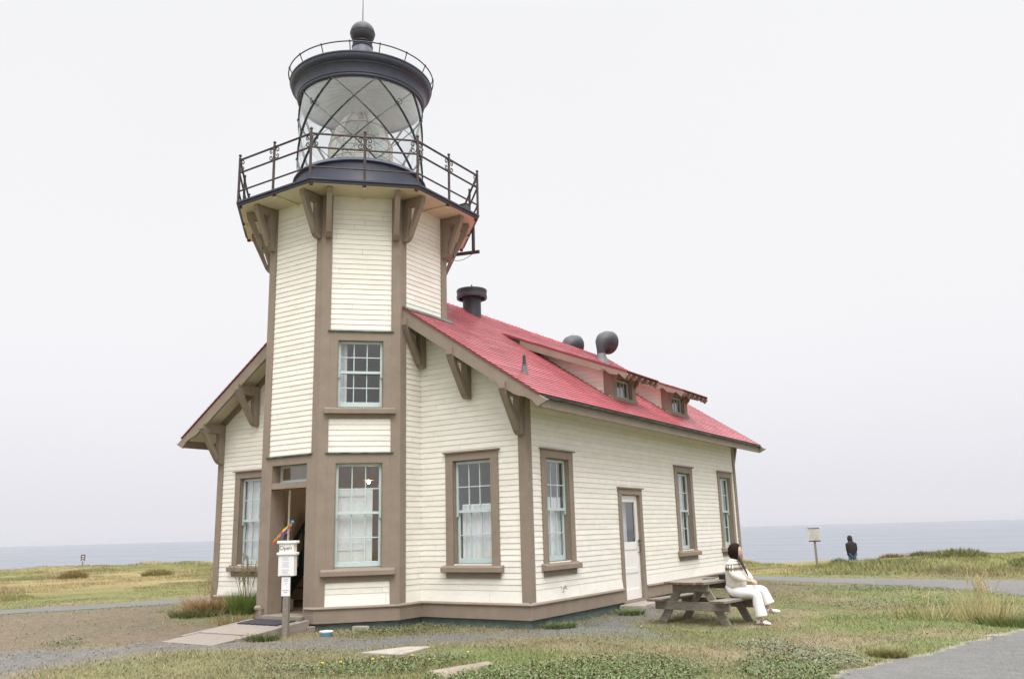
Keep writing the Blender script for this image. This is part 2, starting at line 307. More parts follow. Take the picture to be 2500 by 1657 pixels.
def grasscol(x, y, d):
    a = fbm(x, y, 1.7, 41, 4)[..., None]; b = fbm(x, y, 0.55, 45, 3)[..., None]; c2 = fbm(x, y, 3.8, 47, 3)[..., None]
    k = np.clip((a - 0.33) / 0.22, 0, 1); u_ = (np.asarray(x) * .84 + np.asarray(y) * .54)[..., None]; dn_ = np.asarray(d)[..., None]; k = k * np.where(dn_ < 16, .3 + .7 * np.clip((u_ + 4.2) / 3.6, 0, 1), 1); col = TAN * (1 - k) + GREEN * 1.1 * k; k2 = np.clip((b - .5) / .2, 0, 1) * .5; col = col * (1 - k2) + OLIVE * k2
    k3 = np.clip((c2 - .52) / .14, 0, 1) * .3; col = col * (1 - k3) + BROWN * 1.15 * k3
    return col
def axis(segs):
    o = []
    for a, b, st in segs: o += list(np.arange(a, b - 1e-6, st))
    return np.array(o + [segs[-1][1]])
gx = axis([(-120, -60, 6), (-60, -15, 1.0), (-15, -9, .2), (-9, 8.6, .085), (8.6, 14, .35), (14, 40, 2), (40, 100, 6)]); gy = axis([(-80, -20, 6), (-20, -8, .8), (-8, 9, .085), (9, 15.5, .14), (15.5, 40, .7), (40, 110, 5)])
X, Y = np.meshgrid(gx, gy, indexing='ij'); Z = zt(X, Y)
g, dr, lp, rd, wd, ft = masks(X, Y); d, az = polar(X, Y)
R_ = np.interp(az, *AZ_R)
col = grasscol(X, Y, d)
far = np.clip((d - 24) / 5, 0, 1)[..., None]; fa = fbm(X, Y, 4.0, 61, 4)[..., None]; col = col * (1 - far) + far * (OLIVE * 1.1 * np.clip((fa - .35) / .3, 0, 1) + STRAW * .85 * (1 - np.clip((fa - .35) / .3, 0, 1)))
for msk, cc in ((dr * .85, BROWN), (g * .92, GRAVC), (lp, PATHC), (rd, PATHC * .97)): col = col * (1 - msk[..., None]) + cc * msk[..., None]
edge = np.clip(1 - np.abs(rd - .45) / .4, 0, 1)[..., None] * .6; col = col * (1 - edge) + np.array([.40, .34, .28]) * edge
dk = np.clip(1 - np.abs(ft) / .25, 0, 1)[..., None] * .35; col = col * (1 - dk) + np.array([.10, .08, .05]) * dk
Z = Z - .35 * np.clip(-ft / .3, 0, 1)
nx, ny = X.shape
def grid_mesh(name, V, nx, ny, m, smooth=True):
    me = bpy.data.meshes.new(name); idx = np.arange(nx * ny).reshape(nx, ny)
    F = np.stack([idx[:-1, :-1], idx[1:, :-1], idx[1:, 1:], idx[:-1, 1:]], -1).reshape(-1, 4)
    raw_mesh(me, V, F); me.materials.append(m)
    me.polygons.foreach_set('use_smooth', np.ones(len(F), bool)); return me
def raw_mesh(me, V, F):
    k = F.shape[1]; me.vertices.add(len(V)); me.vertices.foreach_set('co', np.ascontiguousarray(V, dtype=np.float32).ravel())
    me.loops.add(F.size); me.loops.foreach_set('vertex_index', F.ravel().astype(np.int32)); me.polygons.add(len(F))
    me.polygons.foreach_set('loop_start', np.arange(0, F.size, k, dtype=np.int32)); me.update(calc_edges=True)
def setcol(me, c3):
    at = me.attributes.new('col', 'FLOAT_COLOR', 'POINT'); at.data.foreach_set('color', np.concatenate([c3, np.ones((len(c3), 1))], 1).astype(np.float32).ravel())
M['ground'] = attr_mat('meadow_and_gravel_ground', 0.95, noise=0.42, nscale=38, bump=0.9, bscale=45, bdist=0.02, n2=0.25)
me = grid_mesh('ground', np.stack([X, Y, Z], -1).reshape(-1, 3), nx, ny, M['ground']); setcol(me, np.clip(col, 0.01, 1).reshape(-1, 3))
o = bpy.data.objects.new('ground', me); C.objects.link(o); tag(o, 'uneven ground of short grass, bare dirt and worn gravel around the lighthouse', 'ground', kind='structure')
# draped sheets for the looping footpath and the paved drive
def drape(name, poly, label, cat, cc, seed, step=.16, lift=.006):
    P = np.array(poly); x0, y0 = P.min(0); x1, y1 = P.max(0); xs = np.arange(x0 - .3, x1 + .3, step); ys = np.arange(y0 - .3, y1 + .3, step); XX, YY = np.meshgrid(xs, ys, indexing='ij')
    wob = (fbm(XX, YY, 0.35, seed, 3) - .5) * .34 + (fbm(XX, YY, 0.9, 21, 4) - .5) * .2; keep = (sdf(poly, XX, YY) + wob) < -.04
    idx = np.arange(XX.size).reshape(XX.shape); q = keep[:-1, :-1] & keep[1:, :-1] & keep[1:, 1:] & keep[:-1, 1:]
    F = np.stack([idx[:-1, :-1], idx[1:, :-1], idx[1:, 1:], idx[:-1, 1:]], -1)[q]; u, inv = np.unique(F, return_inverse=True); F = inv.reshape(F.shape)
    xx = XX.ravel()[u]; yy = YY.ravel()[u]; me = bpy.data.meshes.new(name)
    zc = zt(xx, yy)
    raw_mesh(me, np.stack([xx, yy, zc + lift], -1), F); me.materials.append(M['gravelm']); n = fbm(xx, yy, 1.2, seed + 9, 3)[:, None]; setcol(me, cc * (0.9 + .2 * n))
    o = bpy.data.objects.new(name, me); C.objects.link(o); tag(o, label, cat, kind='structure'); return o
M['gravelm'] = attr_mat('fine_grey_gravel', 0.95, noise=0.40, nscale=42, bump=0.8, bscale=60, bdist=0.014, n2=0.16)
drape('footpath', LPATH, 'grey gravel footpath looping behind the lighthouse', 'path', PATHC, 31, .10)
drape('gravel_drive', ROAD, 'grey gravel drive at the lower right corner', 'road', PATHC * .97, 31, .05)
# sea
sm = mat('grey_sea', (0.20, 0.215, 0.25), 0.35, spec=0.5); t = sm.node_tree; p = t.nodes['Principled BSDF']
tcn = t.nodes.new('ShaderNodeTexCoord'); mp = t.nodes.new('ShaderNodeMapping'); mp.inputs['Scale'].default_value = (0.05, 0.14, 0.1); mp.inputs['Rotation'].default_value = (0, 0, math.radians(32)); t.links.new(tcn.outputs['Object'], mp.inputs[0])
n1 = t.nodes.new('ShaderNodeTexNoise'); n1.inputs['Scale'].default_value = 1.0; n1.inputs['Detail'].default_value = 8; n1.inputs['Roughness'].default_value = .7; t.links.new(mp.outputs[0], n1.inputs['Vector'])
bp = t.nodes.new('ShaderNodeBump'); bp.inputs['Strength'].default_value = 0.8; bp.inputs['Distance'].default_value = 2.0; t.links.new(n1.outputs['Fac'], bp.inputs['Height'])
mp2 = t.nodes.new('ShaderNodeMapping'); mp2.inputs['Scale'].default_value = (.004, .03, .1); mp2.inputs['Rotation'].default_value = (0, 0, math.radians(32)); t.links.new(tcn.outputs['Object'], mp2.inputs[0])
n2_ = t.nodes.new('ShaderNodeTexNoise'); n2_.inputs['Scale'].default_value = 1; n2_.inputs['Detail'].default_value = 6; t.links.new(mp2.outputs[0], n2_.inputs['Vector'])
rr_ = t.nodes.new('ShaderNodeMapRange'); rr_.inputs[1].default_value = .35; rr_.inputs[2].default_value = .65; rr_.inputs[3].default_value = .32; rr_.inputs[4].default_value = .55; t.links.new(n2_.outputs['Fac'], rr_.inputs[0]); t.links.new(rr_.outputs[0], p.inputs['Roughness'])
xx_ = t.nodes.new('ShaderNodeMixRGB'); t.links.new(n2_.outputs['Fac'], xx_.inputs[0]); xx_.inputs[1].default_value = (.108, .122, .15, 1); xx_.inputs[2].default_value = (.178, .19, .215, 1); t.links.new(xx_.outputs[0], p.inputs['Base Color']); t.links.new(bp.outputs[0], p.inputs['Normal'])
mb = MB(); mb.lathe([(0.1, -18), (60, -18), (300, -18), (1500, -18), (5000, -18), (9000, -18)], 64, (CAM.x, CAM.y))
o = mb.build('sea', sm); tag(o, 'calm grey blue sea out to the misty horizon', 'sea', kind='structure')

# ------------------------------------------------------------------ lighthouse
ROOT = thing('lighthouse', 'cream clapboard lighthouse with octagonal tower, black lantern and red shingle roof', 'lighthouse', (XC, LEN / 2, -0.13))
Zv = Vector((0, 0, 1))
class Fr:
    def __init__(s, O, U, N): s.O = Vector(O); s.U = Vector(U).normalized(); s.N = Vector(N).normalized()
    def M(s): return Matrix(((s.U.x, s.N.x, 0, s.O.x), (s.U.y, s.N.y, 0, s.O.y), (s.U.z, s.N.z, 1, s.O.z), (0, 0, 0, 1)))   # local (u, w outward, z)
F_front = Fr((0, 0, 0), (1, 0, 0), (0, -1, 0)); F_side = Fr((0, 0, 0), (0, 1, 0), (1, 0, 0)); F_left = Fr((-W, 0, 0), (0, 1, 0), (-1, 0, 0)); F_back = Fr((0, LEN, 0), (1, 0, 0), (0, 1, 0))
def F_tow(deg, ap=AP):
    n = Vector((math.cos(math.radians(deg)), math.sin(math.radians(deg)), 0)); return Fr(Vector((XC, YC, 0)) + n * ap, (-n.y, n.x, 0), n)
SP = .0935; SZ0 = .45
def roofz(s): return 6.505 - .671 * abs(s)
def clap(mb, xl, xr, z0, z1, cuts=(), flare=True, start=SZ0, board=SP):
    zs = [z0]
    if flare and z0 < start: zs.append(start)
    z = start + board * math.ceil((zs[-1] - start) / board + 1e-4)
    while z < z1 - 1e-4: zs.append(z); z += board
    zs.append(z1)
    for i in range(len(zs) - 1):
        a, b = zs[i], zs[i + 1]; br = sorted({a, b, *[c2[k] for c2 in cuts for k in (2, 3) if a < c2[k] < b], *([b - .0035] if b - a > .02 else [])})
        wb, wt = (.034, .006) if (flare and i == 0) else (.012, .003)
        var = random.random()
        off = lambda zz: wb + (wt - wb) * (zz - a) / (b - a)
        for j in range(len(br) - 1):
            p, q = br[j], br[j + 1]; mid = (p + q) / 2
            segs = [((xl(p), xl(q)), (xr(p), xr(q)))]
            for c2 in cuts:
                if c2[2] < mid < c2[3]:
                    ns_ = []
                    for l, r in segs:
                        if c2[0] >= max(r) or c2[1] <= min(l): ns_.append((l, r)); continue
                        if min(l) < c2[0]: ns_.append((l, (c2[0], c2[0])))
                        if max(r) > c2[1]: ns_.append(((c2[1], c2[1]), r))
                    segs = ns_
            if j == 0: jn_ = [random.uniform(xl(p), xr(p)) for _ in range(int((xr(p) - xl(p)) / 2.6 + random.random()))]
            ns_ = []
            for l, r in segs:
                cur = l
                for ju in sorted(jn_):
                    if max(cur) + .05 < ju < min(r) - .05: ns_.append((cur, (ju, ju))); cur = (ju + .0025, ju + .0025)
                ns_.append((cur, r))
            segs = ns_
            for l, r in segs:
                if r[0] - l[0] < 1e-3 and r[1] - l[1] < 1e-3: continue
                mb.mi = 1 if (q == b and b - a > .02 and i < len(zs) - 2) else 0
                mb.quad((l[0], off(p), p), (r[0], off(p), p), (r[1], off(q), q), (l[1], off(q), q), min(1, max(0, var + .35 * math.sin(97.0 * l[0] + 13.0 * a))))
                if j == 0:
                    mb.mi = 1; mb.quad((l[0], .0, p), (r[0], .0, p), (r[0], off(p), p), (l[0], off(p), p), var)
    mb.mi = 0
WZ = (.87, 2.6)
def cst(v): return lambda z: v
sideW = [.99, 6.92, 9.83]; DY = (3.50, 4.35)
fcuts = [(c2 - .40, c2 + .40, *WZ) for c2 in (-1.095, -6.605)]
mb = MB(F_front.M()); gl = lambda z: max(-W, XC - (6.45 - z) / .671); gr = lambda z: min(0, XC + (6.45 - z) / .671)
clap(mb, cst(XC + AP), gr, .25, 5.33, fcuts); mb.build('gable_wall', [M['siding'], M['lap_shade_grime']], ROOT); mb = MB(F_front.M()); clap(mb, gl, cst(XC - AP), .25, 5.33, fcuts); mb.build('gable_wall', [M['siding'], M['lap_shade_grime']], ROOT)
mb = MB(F_side.M()); clap(mb, cst(0), cst(LEN), .25, 3.80, [(c2 - .40, c2 + .40, *WZ) for c2 in sideW] + [(DY[0], DY[1], -.1, 2.04)]); mb.build('side_wall', [M['siding'], M['lap_shade_grime']], ROOT)
mb = MB(F_left.M()); clap(mb, cst(0), cst(LEN), .25, 3.80, [(c2 - .40, c2 + .40, *WZ) for c2 in sideW]); mb.build('side_wall', [M['siding'], M['lap_shade_grime']], ROOT)
mb = MB(F_back.M()); clap(mb, gl, gr, .25, 6.4); mb.build('gable_wall', [M['siding'], M['lap_shade_grime']], ROOT)
# tower walls: faces by the angle of their normal
for deg in range(0, 360, 45):
    f = F_tow(deg); z0 = .25; cuts = []; e = HS - .02
    if deg in (45, 90, 135): z0 = 4.9
    if deg == 270: cuts = [(-.445, .445, -.2, 2.62)]; z0 = 2.77
    mb = MB(f.M())
    if deg == 315:
        clap(mb, cst(-e), cst(e), 4.915, 7.24, flare=False); mq = MB(f.M()); clap(mq, cst(-.53), cst(.53), 2.775, 3.36, flare=False); mq.build('siding_panel', [M['siding'], M['lap_shade_grime']], ROOT); mq = MB(f.M()); clap(mq, cst(-.53), cst(.53), .25, .64); mq.build('siding_panel', [M['siding'], M['lap_shade_grime']], ROOT)
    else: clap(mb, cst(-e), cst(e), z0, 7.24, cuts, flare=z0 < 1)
    mb.quad((-e, .004, 7.23), (e, .004, 7.23), (e, .004, 7.46), (-e, .004, 7.46)); mb.build('tower_wall', [M['siding'], M['lap_shade_grime']], ROOT)
# tower trim: corner boards
def obox(mb, u0, u1, z0, z1, w0=0.0, w1=.03): mb.box(u0, u1, w0, w1, z0, z1)
for k in range(8):
    mb = MB(); cw = .15; z0 = {0: 5.2, 1: 4.9, 2: 4.9, 3: 5.2}.get(k, .25)
    a = math.radians(22.5 + 45 * k); R1 = AP / math.cos(PI / 8)
    v = Vector((math.cos(a), math.sin(a))); 
    na = Vector((math.cos(a - PI / 8), math.sin(a - PI / 8))); nb = Vector((math.cos(a + PI / 8), math.sin(a + PI / 8)))
    ta = Vector((-na.y, na.x)); tb = Vector((-nb.y, nb.x)); c0 = Vector((XC, YC)); P = c0 + v * R1; Po = c0 + v * (AP + .032) / math.cos(PI / 8)
    zz0 = .25 if k in (4, 5, 6, 7) else z0
    poly = [P - ta * cw, P - ta * cw + na * .032, Po, P + tb * cw + nb * .032, P + tb * cw, P]
    mb.prism([(q.x, q.y) for q in poly], (0, 0, 0), (1, 0, 0), (0, 1, 0), Zv, zz0, 7.44); mb.build('corner_board', M['trim'], ROOT, bevel=.004)
# window builder
def sash(mb, u0, u1, z0, z1, w, rows=2, cols=3, st=.042, top=.045, bot=.045, t=.035, mun=.018):
    mb.box(u0, u0 + st, w - t, w, z0, z1); mb.box(u1 - st, u1, w - t, w, z0, z1)
    mb.box(u0 + st, u1 - st, w - t, w - .001, z1 - top, z1); mb.box(u0 + st, u1 - st, w - t, w - .001, z0, z0 + bot)
    for i in range(1, cols): c2 = u0 + st + (u1 - u0 - 2 * st) * i / cols; mb.box(c2 - mun / 2, c2 + mun / 2, w - t * .8, w - .004, z0 + bot, z1 - top)
    for i in range(1, rows): c2 = z0 + bot + (z1 - top - z0 - bot) * i / rows; mb.box(u0 + st, u1 - st, w - t * .75, w - .006, c2 - mun / 2, c2 + mun / 2)
def wavy(mb, u0, u1, z0, z1, w, amp=.012, n=40, k=9.0, gather=0.0):
    pts = []
    for i in range(n + 1):
        u = u0 + (u1 - u0) * i / n; ww = w + amp * math.sin(k * 2 * PI * i / n + .7 * math.sin(3.1 * i / n * PI)); pts.append((u, ww))
    for i in range(n): mb.quad((pts[i][0], pts[i][1], z0), (pts[i + 1][0], pts[i + 1][1], z0), (pts[i + 1][0], pts[i + 1][1], z1), (pts[i][0], pts[i][1], z1))
def window(f, uc, zb=.87, zt_=2.6, hw=.395, casing=True, curtain=None, mr=1.725, label=None, trim=None, cap=True):
    T = f.M(); mb = MB(T); cw = .155
    if casing:
        mb.box(uc - hw - cw, uc - hw, 0, .035, .815, zt_); mb.box(uc + hw, uc + hw + cw, 0, .035, .815, zt_)
        mb.box(uc - hw - cw, uc + hw + cw, 0, .038, zt_, zt_ + .135); mb.box(uc - hw - cw, uc + hw + cw, 0, .034, .638, .738)
    # reveals
    for s in (-1, 1): mb.box(uc + s * hw - (.012 if s > 0 else 0), uc + s * hw + (.012 if s < 0 else 0), -.14, .0 if casing else .028, zb - .05, zt_)
    mb.box(uc - hw, uc + hw, -.14, .0 if casing else .028, zt_ - .012, zt_ - .0005)
    wo = mb.build('window', M['trim'], ROOT, label, bevel=.003)
    if casing:
        mb = MB(T); mb.box(uc - hw - cw - .04, uc + hw + cw + .04, 0, .075, zt_ + .135, zt_ + .158); mb.build('head_cap', M['trim'], wo)
    su = hw + cw + .07 if casing else .61
    mb = MB(T); mb.prism([(-.15, zb - .055), (.105, zb - .055), (.105, zb - .125), (-.15, zb - .125)] if False else [(-.15, zb + .005), (.02, zb - .02), (.11, zb - .052), (.11, zb - .132), (-.15, zb - .132)], (uc, 0, 0), (0, 1, 0), (0, 0, 1), (1, 0, 0), -su, su)
    mb.build('sill', M['trim'], wo, bevel=.006)
    a, b = uc - hw + .014, uc + hw - .014
    mb = MB(T); sash(mb, a, b, mr - .012, zt_ - .014, -.052); 
    for s in (a, b - .042): mb.prism([(0, mr - .012), (.042, mr - .012), (.034, mr - .07), (.012, mr - .085), (0, mr - .085)] if s == a else [(0, mr - .012), (.042, mr - .012), (.042, mr - .085), (.030, mr - .085), (.008, mr - .07)], (s, 0, 0), (1, 0, 0), (0, 0, 1), (0, 1, 0), -.087, -.052)
    us = mb.build('upper_sash', M['sash'], wo, bevel=.003)
    mb = MB(T); sash(mb, a + .002, b - .002, zb + .004, mr + .03, -.090, bot=.085, top=.04); mb.build('lower_sash', M['sash'], wo, bevel=.003)
    mb = MB(T); mb.quad((a, -.068, mr), (b, -.068, mr), (b, -.068, zt_ - .02), (a, -.068, zt_ - .02)); mb.quad((a, -.106, zb), (b, -.106, zb), (b, -.106, mr), (a, -.106, mr)); mb.build('pane', M['glass'], wo)
    if curtain: 
        mb = MB(T); curtain(mb, uc, hw); mb.build('curtain', M['curtain'], wo)
    return wo
def cur_low(mb, uc, hw): wavy(mb, uc - hw + .06, uc + hw + .02, .80, 1.86, -.16, .010, 60, 8); mb.quad((uc - hw + .06, -.17, 1.86), (uc + hw, -.17, 1.86), (uc + hw, -.155, 1.83), (uc - hw + .06, -.155, 1.83))
def cur_full(mb, uc, hw): wavy(mb, uc - hw - .02, uc - .01, .78, 2.62, -.17, .018, 50, 7); wavy(mb, uc + .01, uc + hw + .02, .78, 2.62, -.17, .018, 50, 7)
def cur_side(mb, uc, hw): wavy(mb, uc - hw - .02, uc - hw + .34, .78, 2.62, -.2, .018, 40, 5); wavy(mb, uc + hw - .25, uc + hw + .02, .78, 2.62, -.2, .018, 40, 4)
def cur_w1(mb, uc, hw): wavy(mb, uc - hw - .02, uc + hw + .05, .80, 1.95, -.17, .016, 60, 9)
window(F_front, -1.095, curtain=cur_low, label='front window with white half curtain, right of the tower')
window(F_front, -6.605, curtain=cur_full, label='front window with full white curtains, left of the tower')
window(F_side, sideW[0], curtain=cur_w1, label='side window nearest the front corner'); window(F_side, sideW[1], curtain=cur_side); window(F_side, sideW[2], curtain=cur_side)
for c2 in sideW: window(F_left, c2, curtain=cur_side)
FD = F_tow(315)
window(FD, 0.0, casing=False, hw=.398, mr=1.745, label='lower tower window')
def cur_up(mb, uc, hw): wavy(mb, uc - hw - .02, uc - hw + .17, 3.4, 4.78, -.22, .015, 24, 3)
window(FD, 0.0, 3.565, 4.745, .398, casing=False, curtain=cur_up, mr=4.165, label='upper tower window')
# diagonal face trim boards (flat brown panelling around the two tower windows)
mb = MB(FD.M()); e = HS - .15
for s in (-1, 1):
    for z0, z1 in ((.745, 2.6), (3.46, 4.745)): mb.box(min(s * .40, s * e), max(s * .40, s * e), 0, .028, z0, z1)
    for z0, z1 in ((.25, .745), (2.6, 3.46)): mb.box(min(s * .53, s * (e)), max(s * .53, s * (e)), 0, .028, z0, z1)
mb.box(-.53, .53, 0, .0275, .64, .745); mb.box(-.53, .53, 0, .0275, 2.6, 2.755); mb.box(-.53, .53, 0, .0275, 3.36, 3.46); mb.box(-e, e, 0, .0275, 4.745, 4.895)
mb.build('panel_board', M['trim'], ROOT)
mb = MB(FD.M()); mb.box(-.575, .575, 0, .055, 2.752, 2.772); mb.build('drip_cap', M['gutter'], ROOT); mb = MB(FD.M()); mb.box(-.575, .575, 0, .055, 4.892, 4.912); mb.build('drip_cap', M['gutter'], ROOT)
# door face trim, transom, door
FT = F_tow(270); mb = MB(FT.M())
for s in (-1, 1): mb.box(min(s * .43, s * .545), max(s * .43, s * .545), 0, .0285, -.0, 2.745)
mb.box(-.43, .43, 0, .028, 2.61, 2.745); mb.box(-.43, .43, -.16, .035, 2.205, 2.255); mb.box(-.43, .43, -.16, .02, 2.255, 2.31)
for s in (-1, 1): mb.box(min(s * .43, s * .445), max(s * .43, s * .445), -.30, 0, .0, 2.62)
mb.box(-.445, .445, -.30, 0, 2.61, 2.625); mb.box(-.60, -.515, 0, .07, -.02, .20); mb.box(-.70, -.50, 0, .075, .20, .235)
dfw = mb.build('entrance', M['trim'], ROOT, 'open entrance doorway with transom window', bevel=.003)
mb = MB(FT.M()); sash(mb, -.43, .43, 2.315, 2.61, -.17, 1, 1, .035, .035, .05); mb.build('transom_frame', M['sash'], dfw)
mb = MB(FT.M()); mb.quad((-.4, -.19, 2.33), (.4, -.19, 2.33), (.4, -.19, 2.6), (-.4, -.19, 2.6)); mb.build('transom_pane', M['glass'], dfw)
mb = MB(FT.M()); mb.box(-.575, .56, 0, .055, 2.748, 2.770); mb.build('transom_cap', M['gutter'], dfw)
mb = MB(FT.M()); mb.box(-.46, .46, -.34, .12, .05, .115); mb.build('threshold', M['deckwood'], dfw, bevel=.006)
mb = MB(FT.M()); mb.box(-.385, -.36, -.36, -.335, .115, 2.2); mb.build('screen_door_edge', M['white'], dfw)
# open white door leaf inside the tower
def panel_leaf(T, wd, z0, z1, name, parent, glazed=False):
    mb = MB(T); st = .11
    mb.box(0, st, 0, .04, z0, z1); mb.box(wd - st, wd, 0, .04, z0, z1)
    rails = [(z0, z0 + .2), (z0 + .95, z0 + 1.1), (z1 - .13, z1)] if glazed else [(z0, z0 + .2), (z0 + .55, z0 + .66), (z0 + 1.02, z0 + 1.14), (z1 - .13, z1)]
    if glazed: rails.insert(1, (z0 + .50, z0 + .60))
    for a, b in rails: mb.box(st, wd - st, .001, .039, a, b)
    for i in range(len(rails) - 1):
        if glazed and i == len(rails) - 2: continue
        mb.box(st, wd - st, .014, .026, rails[i][1], rails[i + 1][0])
    return mb.build(name, M['door'], parent, bevel=.003)
d0 = Vector((XC + .50, YC - 1.50, 0)); u = Vector((1, 1, 0)).normalized()
leafT = Fr(d0, u, (1, -1, 0)).M(); lf = panel_leaf(leafT, .95, .12, 2.17, 'door_leaf', dfw)
mb = MB(leafT); mb.tube([(.88, .05, 1.08), (.88, .075, 1.12), (.88, .075, 1.2), (.88, .05, 1.24)], .008, 6); mb.box(.865, .895, .04, .046, 1.02, 1.28)
# side door
mb = MB(F_side.M())
mb.box(DY[0] - .125, DY[0], 0, .035, -.02, 2.04); mb.box(DY[1], DY[1] + .125, 0, .035, -.02, 2.04); mb.box(DY[0] - .125, DY[1] + .125, 0, .036, 2.04, 2.155)
mb.box(DY[0] - .16, DY[1] + .16, 0, .07, 2.155, 2.185); mb.box(DY[0] - .012, DY[0], -.1, .0, 0, 2.04); mb.box(DY[1], DY[1] + .012, -.1, .0, 0, 2.04); mb.box(DY[0], DY[1], -.1, 0, 2.028, 2.039); mb.box(DY[0] - .12, DY[1] + .12, -.09, .03, -.10, .008)
sdw = mb.build('door', M['trim'], ROOT, 'white half glazed side door', bevel=.003)
panel_leaf(Matrix.Translation((0, 0, 0)) @ Fr((-.075, DY[0], 0), (0, 1, 0), (1, 0, 0)).M(), DY[1] - DY[0], .015, 2.028, 'leaf', sdw, glazed=True)
mb = MB(F_side.M()); mb.quad((DY[0] + .1, -.055, 1.05), (DY[1] - .1, -.055, 1.05), (DY[1] - .1, -.055, 1.93), (DY[0] + .1, -.055, 1.93)); mb.build('pane', M['glass'], sdw)
mb = MB(F_side.M()); wavy(mb, DY[0] + .58, DY[1] - .02, 1.0, 1.95, -.28, .012, 24, 4); mb.build('curtain', M['curtain'], sdw)
mb = MB(F_side.M()); mb.ball((DY[1] - .055, .0, 1.13), .028); mb.tube([(DY[1] - .055, -.035, .9), (DY[1] - .055, .015, .92), (DY[1] - .055, .015, 1.03), (DY[1] - .055, -.035, 1.05)], .008, 6); mb.build('handle', M['iron'], sdw, smooth=True)
# water table, foundation
def offs(pts): return pts
sk = [(XC + .47, YC - AP), (XC + HS, YC - AP), (XC + AP, YC - HS), (XC + AP, 0), (0, 0), (0, DY[0] - .125)]
sk2 = [(0, DY[1] + .125), (0, LEN), (-W, LEN), (-W, 0), (XC - AP, 0), (XC - AP, YC - HS), (XC - HS, YC - AP), (XC - .55, YC - AP)]
mb = MB()
for q in (sk, sk2): mb.path(q, [(0, 0), (.04, 0), (.04, .222), (0, .222)])
mb.build('skirting', M['trim'], ROOT, bevel=.004)
mb = MB()
for q in (sk, sk2): mb.path(q, [(0, .2222), (.068, .2222), (.068, .238), (.036, .262), (0, .262)])
mb.build('skirting_cap', M['trim'], ROOT, bevel=.004)
mb = MB(); mb.path(FOOT[:5] and [(0, 0), (0, LEN), (-W, LEN), (-W, 0), (XC - AP, 0), (XC - AP, YC - HS), (XC - HS, YC - AP), (XC + HS, YC - AP), (XC + AP, YC - HS), (XC + AP, 0)], [(-.02, -.6), (-.02, .02)], True); mb.build('foundation', M['found'], ROOT)
# corner boards of the house
mb_l = []
for (x, y, sx, sy) in ((0, 0, 1, -1), (-W, 0, -1, -1), (0, LEN, 1, 1), (-W, LEN, -1, 1)):
    mb = MB(); t_ = .032; wd_ = .135
    poly = [(x - sx * wd_, y), (x - sx * wd_, y + sy * t_), (x + sx * t_, y + sy * t_), (x + sx * t_, y - sy * wd_), (x, y - sy * wd_), (x, y)]
    mb.prism(poly, (0, 0, 0), (1, 0, 0), (0, 1, 0), Zv, .263, 3.72); mb.build('corner_board', M['trim'], ROOT, bevel=.004)
mb = MB(F_side.M()); mb.box(.985, 1.075, .018, .03, .37, .47); fp = mb.build('tap_plate', M['white'], ROOT, 'small outdoor tap on the side wall'); mb = MB(F_side.M()); mb.tube([(1.03, .03, .43), (1.03, .085, .43), (1.03, .10, .405)], .010, 8); mb.tube([(1.005, .07, .462), (1.055, .07, .462)], .006, 6); mb.tube([(1.03, .07, .43), (1.03, .07, .462)], .005, 6); mb.build('tap', M['brass'], fp, smooth=True)

# ------------------------------------------------------------------ main roof
OV = .55; EV = 4.47; NC = 43
def shingle_slope(mb, sgn, ya, yb, s_top, s_bot, fz, n, thick=.017, wmin=.4, wmax=1.6, ragged=True, tilt=.6):
    """courses run along Y; s measured from the ridge outwards; fz(s) gives the deck height"""
    for i in range(n):
        a = s_bot + (s_top - s_bot) * i / n; b = s_bot + (s_top - s_bot) * (i + 1) / n
        y = ya
        while y < yb - .01:
            y2 = min(yb, y + random.uniform(wmin, wmax)); v = random.random(); h = thick * random.uniform(.9, 1.12); j = random.uniform(-.003, .003) if ragged else 0
            za, zb2 = fz(a + j), fz(b); A = XC + sgn * (a + j); B = XC + sgn * b
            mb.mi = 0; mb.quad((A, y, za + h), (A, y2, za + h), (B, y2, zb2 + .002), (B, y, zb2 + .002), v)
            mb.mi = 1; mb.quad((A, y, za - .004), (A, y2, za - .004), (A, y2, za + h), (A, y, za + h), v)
            y = y2
    mb.mi = 0
mb = MB()
for sgn in (1, -1): shingle_slope(mb, sgn, -OV - .02, LEN + OV + .02, 0.0, EV, roofz, NC)
mb.mi = 1
for sgn in (1, -1):
    for y in (-OV - .02, LEN + OV + .02): mb.quad((XC, y, roofz(0) + .004), (XC + sgn * EV, y, roofz(EV) + .012), (XC + sgn * EV, y, roofz(EV) - .022), (XC, y, roofz(0) - .03))
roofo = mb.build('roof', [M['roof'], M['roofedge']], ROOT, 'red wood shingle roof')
mb = MB()
y = -OV
while y < LEN + OV:
    y2 = y + .17; v = random.random(); h = .018 + random.uniform(0, .010)
    for sgn in (1, -1): mb.quad((XC, y, roofz(0) + h + .010), (XC, y2 + .03, roofz(0) + .008), (XC + sgn * .13, y2 + .03, roofz(.13) + .008), (XC + sgn * .13, y, roofz(.13) + h + .008), v); mb.quad((XC, y, roofz(0) + h + .010), (XC + sgn * .13, y, roofz(.13) + h + .008), (XC + sgn * .13, y, roofz(.13)), (XC, y, roofz(0)), v); mb.quad((XC + sgn * .13, y, roofz(.13) + h + .008), (XC + sgn * .13, y2 + .03, roofz(.13) + .008), (XC + sgn * .13, y2, roofz(.13)), (XC + sgn * .13, y, roofz(.13)), v)
    y = y2
mb.build('ridge_cap', M['roof'], roofo)
